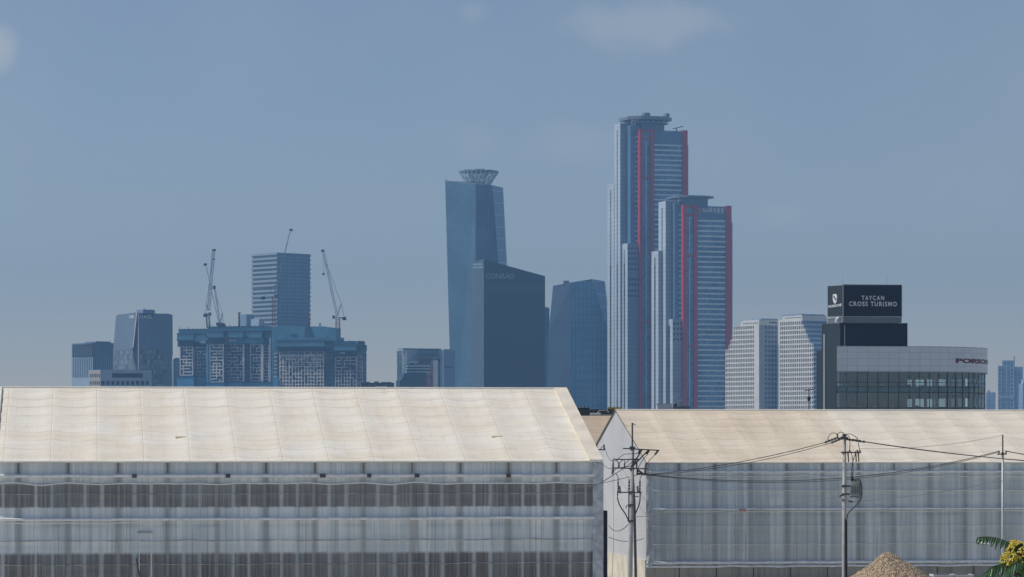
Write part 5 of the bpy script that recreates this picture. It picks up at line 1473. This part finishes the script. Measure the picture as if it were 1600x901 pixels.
for pts in (((1293, 688), (1294, 681), (1300, 675.5), (1307, 677)), ((1308, 677), (1313, 674), (1319, 677)), ((1320, 677.5), (1328, 677), (1337, 682), (1340, 686)), ((1321, 678), (1326, 681), (1327.5, 690), (1327, 703)),
            ((1340, 688), (1341, 695), (1343, 703)), ((1336, 707), (1331, 725), (1330, 746)), ((1328, 704), (1331, 712), (1332.5, 730), (1331, 746))):
    MB().tube(spline([VB(*p, -0.2) for p in pts]), 0.022, 6).build('jumper_cable', m_iron, pb, smooth=True)
MB().bar(VB(1313.5, 705.6, -0.2), VB(1345, 706, -0.2), 0.07).build('crossarm', m_iron, pb)
for px in (1324, 1336, 1340):
    insul(VB, (px, 704), (px + 0.6, 712), pb, 0.06, -0.25)
    MB().bar(VB(px + 0.6, 712, -0.3), VB(px + 1.0, 721, -0.3), 0.06).build('cutout_fuse', m_iron, pb)
    MB().bar(VB(px + 2, 704, -0.25), VB(px + 4, 703, -0.25), 0.10).build('fuse_cap', m_iron, pb)
# transformer
tk = MB(); cx, cz0, cz1 = VB(1336.5, 0).x, VB(0, 774).z, VB(0, 753).z
tk.tube([(cx, -0.25, cz0), (cx, -0.25, cz1)], 0.30, 20)
tk.tube([(cx, -0.25, cz1), (cx, -0.25, cz1 + 0.06)], 0.33, 20)
tank = tk.build('transformer', m_tank, pb)
for i in range(7):
    a = math.pi * (1.15 + 0.7 * i / 6)
    MB().box(cx + 0.36 * math.cos(a) - 0.02, cx + 0.36 * math.cos(a) + 0.02, -0.25 + 0.36 * math.sin(a) - 0.06, -0.25 + 0.36 * math.sin(a) + 0.06, cz0 + 0.12, cz1 - 0.1).build('cooling_fin', m_tank, tank)
MB().tube([(cx - 0.2, -0.25, cz1 + 0.05), (cx - 0.2, -0.25, cz1 + 0.14), (cx - 0.2, -0.25, cz1 + 0.2), (cx - 0.2, -0.25, cz1 + 0.3)], [0.1, 0.07, 0.11, 0.06], 10).build('bushing', m_black, tank)
MB().tube([(cx - 0.02, -0.25, cz1 + 0.05), (cx - 0.02, -0.25, cz1 + 0.2)], 0.06, 8).build('bushing', m_black, tank)
for py in (758.5, 771): MB().bar(VB(1315, py, -0.18), VB(1331, py, -0.18), 0.10).build('hanger', m_iron, pb)
MB().bar(VB(1327, 775, -0.25), VB(1343, 775.5, -0.25), 0.10, 0.06).build('hanger', m_iron, pb)
MB().tube(spline([VB(*p, -0.5) for p in ((1336, 755), (1337, 749.5), (1341, 748.5), (1344, 755), (1345, 765), (1343.5, 778), (1336, 788), (1328, 796), (1323, 802), (1321.3, 812))], 40), 0.042, 8).build('drop_cable', m_iron, pb, smooth=True)
MB().tube([VB(1321.4, 810, -0.12), Vector((0.09, -0.16, 0))], 0.085, 8).build('cable_guard', m_black, pb)
MB().bar(VB(1305.5, 775, -0.2), VB(1333, 783.5, -0.2), 0.07).build('crossarm', m_galv, pb)
for a, b in (((1311, 774.5), (1316, 772)), ((1325, 782), (1332, 783))): insul(VB, a, b, pb, 0.07, -0.22)
for py in (706, 758, 771, 780): MB().tube([VB(1319.3, py) + Vector((0, 0, -0.05)), VB(1319.3, py) + Vector((0, 0, 0.05))], 0.15, 12).build('band_clamp', m_iron, pb)

# pole C (thin steel pole at right)
DC = 200
OC = Vector((X(1566.8, DC), DC, 0))
pc_ = thing('utility_pole', 'slim steel pole with one small bracket above the flowering tree', 'utility pole', tuple(OC), 0, 'utility poles')
VC = lambda px, py, dy=0.0: W3(px, py, DC) - OC + Vector((0, dy, 0))
MB().tube([(0, 0, 0), VC(1566.8, 706)], [0.10, 0.075], 12).build('pole_shaft', m_galv, pc_, smooth=True)
MB().tube([VC(1566.8, 707), VC(1566.8, 678.5)], 0.045, 8).build('top_pipe', m_iron, pc_)
MB().bar(VC(1557.5, 709, -0.1), VC(1572.5, 708.5, -0.1), 0.06).build('crossarm', m_iron, pc_)
for px in (1560.5, 1571.5):
    MB().bar(VC(px, 709, -0.12), VC(px, 703, -0.12), 0.08).build('bracket', m_iron, pc_)
MB().tube([VC(1566.8, 709.5), VC(1566.8, 706)], 0.11, 10).build('band_clamp', m_iron, pc_)

# pole D, hidden behind the left shed but for its bracket
DD = 305
OD = Vector((X(931, DD), DD, 0))
pd_ = thing('utility_pole', 'steel bracket of a pole hidden behind the left shed roof edge', 'utility pole', tuple(OD), 0, 'utility poles')
VD = lambda px, py, dy=0.0: W3(px, py, DD) - OD + Vector((0, dy, 0))
MB().tube([(0, 0, 0), VD(931, 696)], [0.16, 0.11], 12).build('pole_shaft', m_galv, pd_)
MB().bar(VD(930, 701.4, -0.15), VD(945.5, 701.6, -0.15), 0.12).build('crossarm', m_iron, pd_)
for px, a in ((932.5, 694), (944.3, 693.5)): MB().bar(VD(px, 701.5, -0.15), VD(px - 0.6, a, -0.15), 0.15).build('insulator', m_porc, pd_)
MB().bar(VD(938, 700, -0.15), VD(944.5, 694.5, -0.15), 0.06).build('brace', m_iron, pd_)

m_wire = plain('grey_wire', (0.30, 0.31, 0.32), 0.5)
def wire(label, p, q, sag, r=0.028, pale=False):
    O = Vector(p); pts = [v - O for v in catenary(p, q, sag)]
    o = MB().tube(pts, r, 6).build('power_line', m_wire if pale else m_iron, smooth=True, loc=tuple(O))
    return tag(o, label, 'wire', 'overhead wires')
wire('upper of two wires sagging from the transformer pole to the switch pole', W3(1288, 690.5, DB), W3(1012, 740.5, DA), 0.22, 0.022)
wire('lower of two wires sagging from the transformer pole to the switch pole', W3(1298, 691, DB), W3(1009, 741.5, DA), 0.30, 0.018)
wire('long low wire sagging from the slim pole past the transformer pole to the switch pole', W3(1560.5, 704, DC), W3(1013, 740.6, DA), 0.95, 0.024)
wire('thinner wire hung just beneath the long low wire from the slim pole', W3(1560.5, 705.5, DC), W3(1009, 741, DA), 1.02, 0.018)
wire('dark wire running from the transformer pole insulator down past the slim pole', W3(1352, 689.5, DB), W3(1660, 722, DB + 10), 0.15, 0.024)
wire('thin wire running beside the dark wire right of the transformer pole', W3(1345, 688.2, DB), W3(1660, 723.5, DB + 12), 0.12, 0.028)
wire('short wire leaving the slim pole bracket for the right edge', W3(1571.5, 703.5, DC), W3(1680, 717, DC + 4), 0.1, 0.03)
wire('faint grey service wire left of the transformer pole low arm', W3(1306, 775.5, DB), W3(990, 806, DA), 0.25, 0.016, True)
wire('faint service wire rising from the transformer pole to the slim pole', W3(1332, 783, DB), W3(1566, 750, DC), 0.15, 0.016, True)
wire('hairline wire high between the transformer pole and the slim pole top', W3(1345, 700, DB), W3(1566, 679, DC), 0.25, 0.012, True)
wire('pale slack wire looping from the hidden pole bracket to the switch pole', W3(944, 694, DD), W3(965, 717, DA), 0.6, 0.02)
wire('slack wire dropping from the hidden pole bracket to the lower crossarm', W3(933, 702, DD), W3(957, 731, DA), 0.5, 0.02)
wire('thick sagging wire from the left shed corner to the switch pole', W3(900, 758, 240), W3(958, 741, DA), 0.3, 0.026)
wire('thin wire from the left shed front to the switch pole', W3(700, 765, 235), W3(996, 741, DA), 0.6, 0.02)
wire('slack drop wire slung low across the pale gable', W3(951, 820, 250), W3(982, 818, DA), 0.4, 0.026)
wire('thin slack wire slung lowest across the pale gable', W3(951, 838, 250), W3(1006, 840, 260), 0.3, 0.025)

# ================================================================== GRAVEL HEAP, SKIPS, TREE
NG = NT('gravel_stones'); oc = NG.obj()
vo = NG.n('ShaderNodeTexVoronoi'); vo.inputs['Scale'].default_value = 8.5
NG.t.links.new(oc, vo.inputs['Vector'])
vr = NG.sep(vo.outputs['Color'])
gcol = NG.mix(NG.rng(vr[0], 0.1, 0.9), (0.24, 0.18, 0.115), (0.58, 0.45, 0.30))
m_grav = NG.fin(gcol, 0.9, bump=vo.outputs['Distance'], bdist=0.12, bstr=1.0)
DG = 222
OG = Vector((X(1388, DG), DG, 0)); HG = Z(859, DG); RG = HG / math.tan(R(34))
def heap(a, b):
    th = 2 * math.pi * a; rr = b * RG * 1.02
    h = HG * max(0.0, 1 - rr / RG)
    if rr / RG < 0.12: h = HG * (1 - 0.12) + HG * 0.12 * (1 - (rr / RG / 0.12) ** 1.6) * 0.85
    x, y = rr * math.cos(th), rr * math.sin(th)
    asym = 1.0 + 0.10 * math.cos(th)
    n = 0.26 * mnoise.noise(Vector((x * 0.6, y * 0.6, 1))) + 0.07 * mnoise.noise(Vector((x * 3.2, y * 3.2, 4))) + 0.05 * mnoise.noise(Vector((x * 8, y * 8, 2)))
    return (x * asym, y, max(0.0, h + n * min(1, 8 * b)))
gp = MB().sheet(heap, 220, 90, lambda a, b: (a, b)).build('gravel_heap', m_grav, loc=tuple(OG))
tag(gp, 'brown conical heap of gravel in front of the right shed', 'gravel heap')
m_skip = plain('dark_skip_steel', (0.035, 0.036, 0.038), 0.6)
m_rim = plain('pale_skip_rim', (0.60, 0.60, 0.58), 0.5)
for (a, b, lab) in ((1456.5, 1488, 'dark skip with a pale rim right of the gravel heap'), (1490, 1517.5, 'second dark skip with slanted pale rim beneath the slim pole')):
    d = 238; cx = (X(a, d) + X(b, d)) / 2; hw_ = (X(b, d) - X(a, d)) / 2; zt_ = Z(897.8, d)
    t = thing('skip_bin', lab, 'skip', (cx, d, 0), 0, 'skips beside the gravel')
    q0 = [(-hw_ * 0.8, -0.9), (hw_ * 0.8, -0.9), (hw_ * 0.8, 0.9), (-hw_ * 0.8, 0.9)]; q1 = [(-hw_, -1.1), (hw_, -1.1), (hw_, 1.1), (-hw_, 1.1)]
    mb = MB()
    for i in range(4):
        j = (i + 1) % 4
        mb.face([(*q0[i], 0.05), (*q0[j], 0.05), (*q1[j], zt_), (*q1[i], zt_)])
    mb.face([(*p, 0.05) for p in q0]); mb.build('skip_body', m_skip, t)
    mb = MB()
    for i in range(4):
        j = (i + 1) % 4; mb.bar((*q1[i], zt_), (*q1[j], zt_), 0.14, 0.14)
    mb.build('skip_rim', m_rim, t)
MB_f = None

# tree at the lower right: only the top of its crown reaches into the view
DT = 66
OT = Vector((X(1625, DT), DT, 0))
tr_ = thing('flowering_tree', 'tree top with feathery dark green leaves and yellow flower cluster', 'tree', tuple(OT))
m_bark = plain('grey_brown_bark', (0.12, 0.09, 0.07), 0.9, sc=3)
VT = lambda px, py, dy=0.0: W3(px, py, DT) - OT + Vector((0, dy, 0))
MB().tube([(0.3, 0.2, 0), (0.2, 0.1, 3), (0.05, 0.0, 6), VT(1612, 930)], [0.16, 0.13, 0.09, 0.05], 10).build('trunk', m_bark, tr_, smooth=True)
limb = MB()
limb.tube(spline([Vector((0.1, 0, 5.5)), VT(1600, 960), VT(1585, 890)], 8), [0.06 - 0.005 * i for i in range(9)], 7)
limb.tube(spline([Vector((0.1, 0, 5.5)), VT(1640, 960, 0.3), VT(1660, 900, 0.3)], 8), [0.06 - 0.005 * i for i in range(9)], 7)
limb.build('limb', m_bark, tr_, smooth=True)
ND = NT('dark_compound_leaf'); lf = ND.noise(ND.obj(), 9.0, 3)
m_leaf2 = ND.fin(ND.mix(ND.rng(lf, 0.3, 0.7), (0.03, 0.09, 0.025), (0.075, 0.17, 0.055)), 0.32, spec=0.6)
rnd = random.Random(11)
def frond(mb, base, ctl, n, ln, droop, face=1.0):
    """pinnate leaf: rachis along the control points, pairs of narrow leaflets hanging from it"""
    P = spline(ctl, n * 2)
    mb.tube(P, [0.010 * (1 - 0.6 * i / (n * 2)) for i in range(n * 2 + 1)], 5)
    for i in range(2, n * 2 + 1):
        p = P[i]; d = (P[i] - P[i - 1]).normalized()
        k = i / (n * 2); L = ln * (0.75 + 0.5 * math.sin(math.pi * min(1, k * 0.9 + 0.12))) * (0.9 + 0.2 * rnd.random())
        side = 1 if i % 2 else -1
        out_ = Vector((d.x * 0.35, side * 0.55 * face, -droop - 0.35 * rnd.random()))
        if side > 0: out_.z += 0.25
        out_.normalize()
        wv = d.cross(out_).cross(out_).normalized() if True else d
        wv = (d - out_ * d.dot(out_)).normalized()
        prev = None; segs = 5
        for s in range(segs + 1):
            q = s / segs
            c = p + out_ * L * q + Vector((d.x * 0.10 * L * q * q, 0, -0.25 * L * q * q))
            wd = 0.028 * math.sin(math.pi * min(1.0, 0.12 + q * 0.88)) ** 0.8 * (1 if q < 1 else 0)
            nrm = out_.cross(wv) * 0.010
            a, b, m_ = c - wv * wd, c + wv * wd, c + nrm
            if prev:
                mb.face([prev[0], prev[1], m_, a] if False else [prev[0], prev[2], m_, a]); mb.face([prev[2], prev[1], b, m_])
            prev = (a, b, m_)
mb = MB()
frond(mb, None, [VT(1590, 858), VT(1575, 846), VT(1556, 839), VT(1538, 837.5), VT(1529, 838.5)], 11, 0.155, 0.9)
mb.build('leaf_frond', m_leaf2, tr_)
mb = MB(); frond(mb, None, [VT(1600, 872, -0.1), VT(1585, 875, -0.15), VT(1565, 879, -0.2), VT(1548, 884, -0.25), VT(1536, 894, -0.25)], 13, 0.21, 1.0)
mb.build('leaf_frond', m_leaf2, tr_)
mb = MB(); frond(mb, None, [VT(1612, 880, -0.2), VT(1600, 873, -0.3), VT(1584, 876, -0.35), VT(1570, 888, -0.35), VT(1562, 905, -0.3)], 13, 0.20, 1.0)
mb.build('leaf_frond', m_leaf2, tr_)
mb = MB(); frond(mb, None, [VT(1620, 890, -0.25), VT(1604, 886, -0.35), VT(1590, 895, -0.4), VT(1580, 912, -0.4)], 12, 0.20, 1.0)
mb.build('leaf_frond', m_leaf2, tr_)
for i in range(16):
    a = rnd.uniform(0, 6.28); r0 = rnd.uniform(0.1, 0.5); cxy = Vector((math.cos(a), math.sin(a), 0))
    if abs(cxy.x) < 0.1: cxy.x = 0.3
    b0 = VT(1628, 925) + cxy * r0
    if b0.x + cxy.x < VT(1590, 0).x: continue
    mb = MB(); frond(mb, None, [b0, b0 + cxy * 0.25 + Vector((0, 0, 0.1)), b0 + cxy * 0.55 + Vector((0, 0, 0.05)), b0 + cxy * 0.8 + Vector((0, 0, -0.15))], 12, 0.20, 1.0)
    mb.build('leaf_frond', m_leaf2, tr_)
NF = NT('yellow_flower_petals'); ov = NF.n('ShaderNodeTexVoronoi'); ov.inputs['Scale'].default_value = 26
NF.t.links.new(NF.obj(), ov.inputs['Vector']); fs_ = NF.sep(ov.outputs['Color'])
fcol = NF.mix(NF.rng(fs_[0], 0.2, 0.8), (0.86, 0.68, 0.08), (0.58, 0.60, 0.08))
fcol = NF.mix(NF.rng(fs_[1], 0.78, 0.95), fcol, (0.85, 0.42, 0.10))
m_flow = NF.fin(fcol, 0.6)
fl_ = MB(); core = VT(1592, 868)
lobes = [(Vector((-0.02, 0, 0.05)), 0.27), (Vector((-0.20, -0.05, -0.10)), 0.19), (Vector((0.22, 0.02, 0.08)), 0.24), (Vector((0.12, -0.12, -0.14)), 0.24), (Vector((-0.10, 0.0, 0.20)), 0.13), (Vector((0.30, -0.05, -0.2)), 0.2)]
for i in range(2600):
    v = Vector((rnd.gauss(0, 1), rnd.gauss(0, 1), rnd.gauss(0, 1))).normalized()
    rad = 0.36 + 0.05 * mnoise.noise(v * 3) + rnd.uniform(-0.05, 0.03)
    lob = rnd.choice(lobes)
    c = core + lob[0] + Vector((v.x, v.y, v.z * 0.95)) * (lob[1] * (rad / 0.36))
    if c.z < VT(0, 894).z or any(((c - core - l[0]).length < l[1] * 0.80) for l in lobes): continue
    if mnoise.noise(c * 7.0) < -0.28: continue
    n = (v + Vector((rnd.uniform(-.7, .7), rnd.uniform(-.7, .7), rnd.uniform(-.7, .7)))).normalized()
    a = n.orthogonal().normalized(); b = n.cross(a); s = rnd.uniform(0.016, 0.030)
    ap = c + n * s * 1.1
    q = [c + a * s, c + b * s * 0.8, c - a * s, c - b * s * 0.8]
    for k in range(4): fl_.face([q[k], q[(k + 1) % 4], ap])
fl_.build('flower_cluster', m_flow, tr_, weld=False)
MB().tube([core + Vector((0, 0, -0.4)), core + Vector((0, 0, -0.15)), core + Vector((0, 0, 0.15)), core + Vector((0, 0, 0.3))], [0.10, 0.20, 0.18, 0.05], 10).build('flower_stem', plain('dark_green_stem', (0.02, 0.045, 0.015), 0.8), tr_, smooth=True)
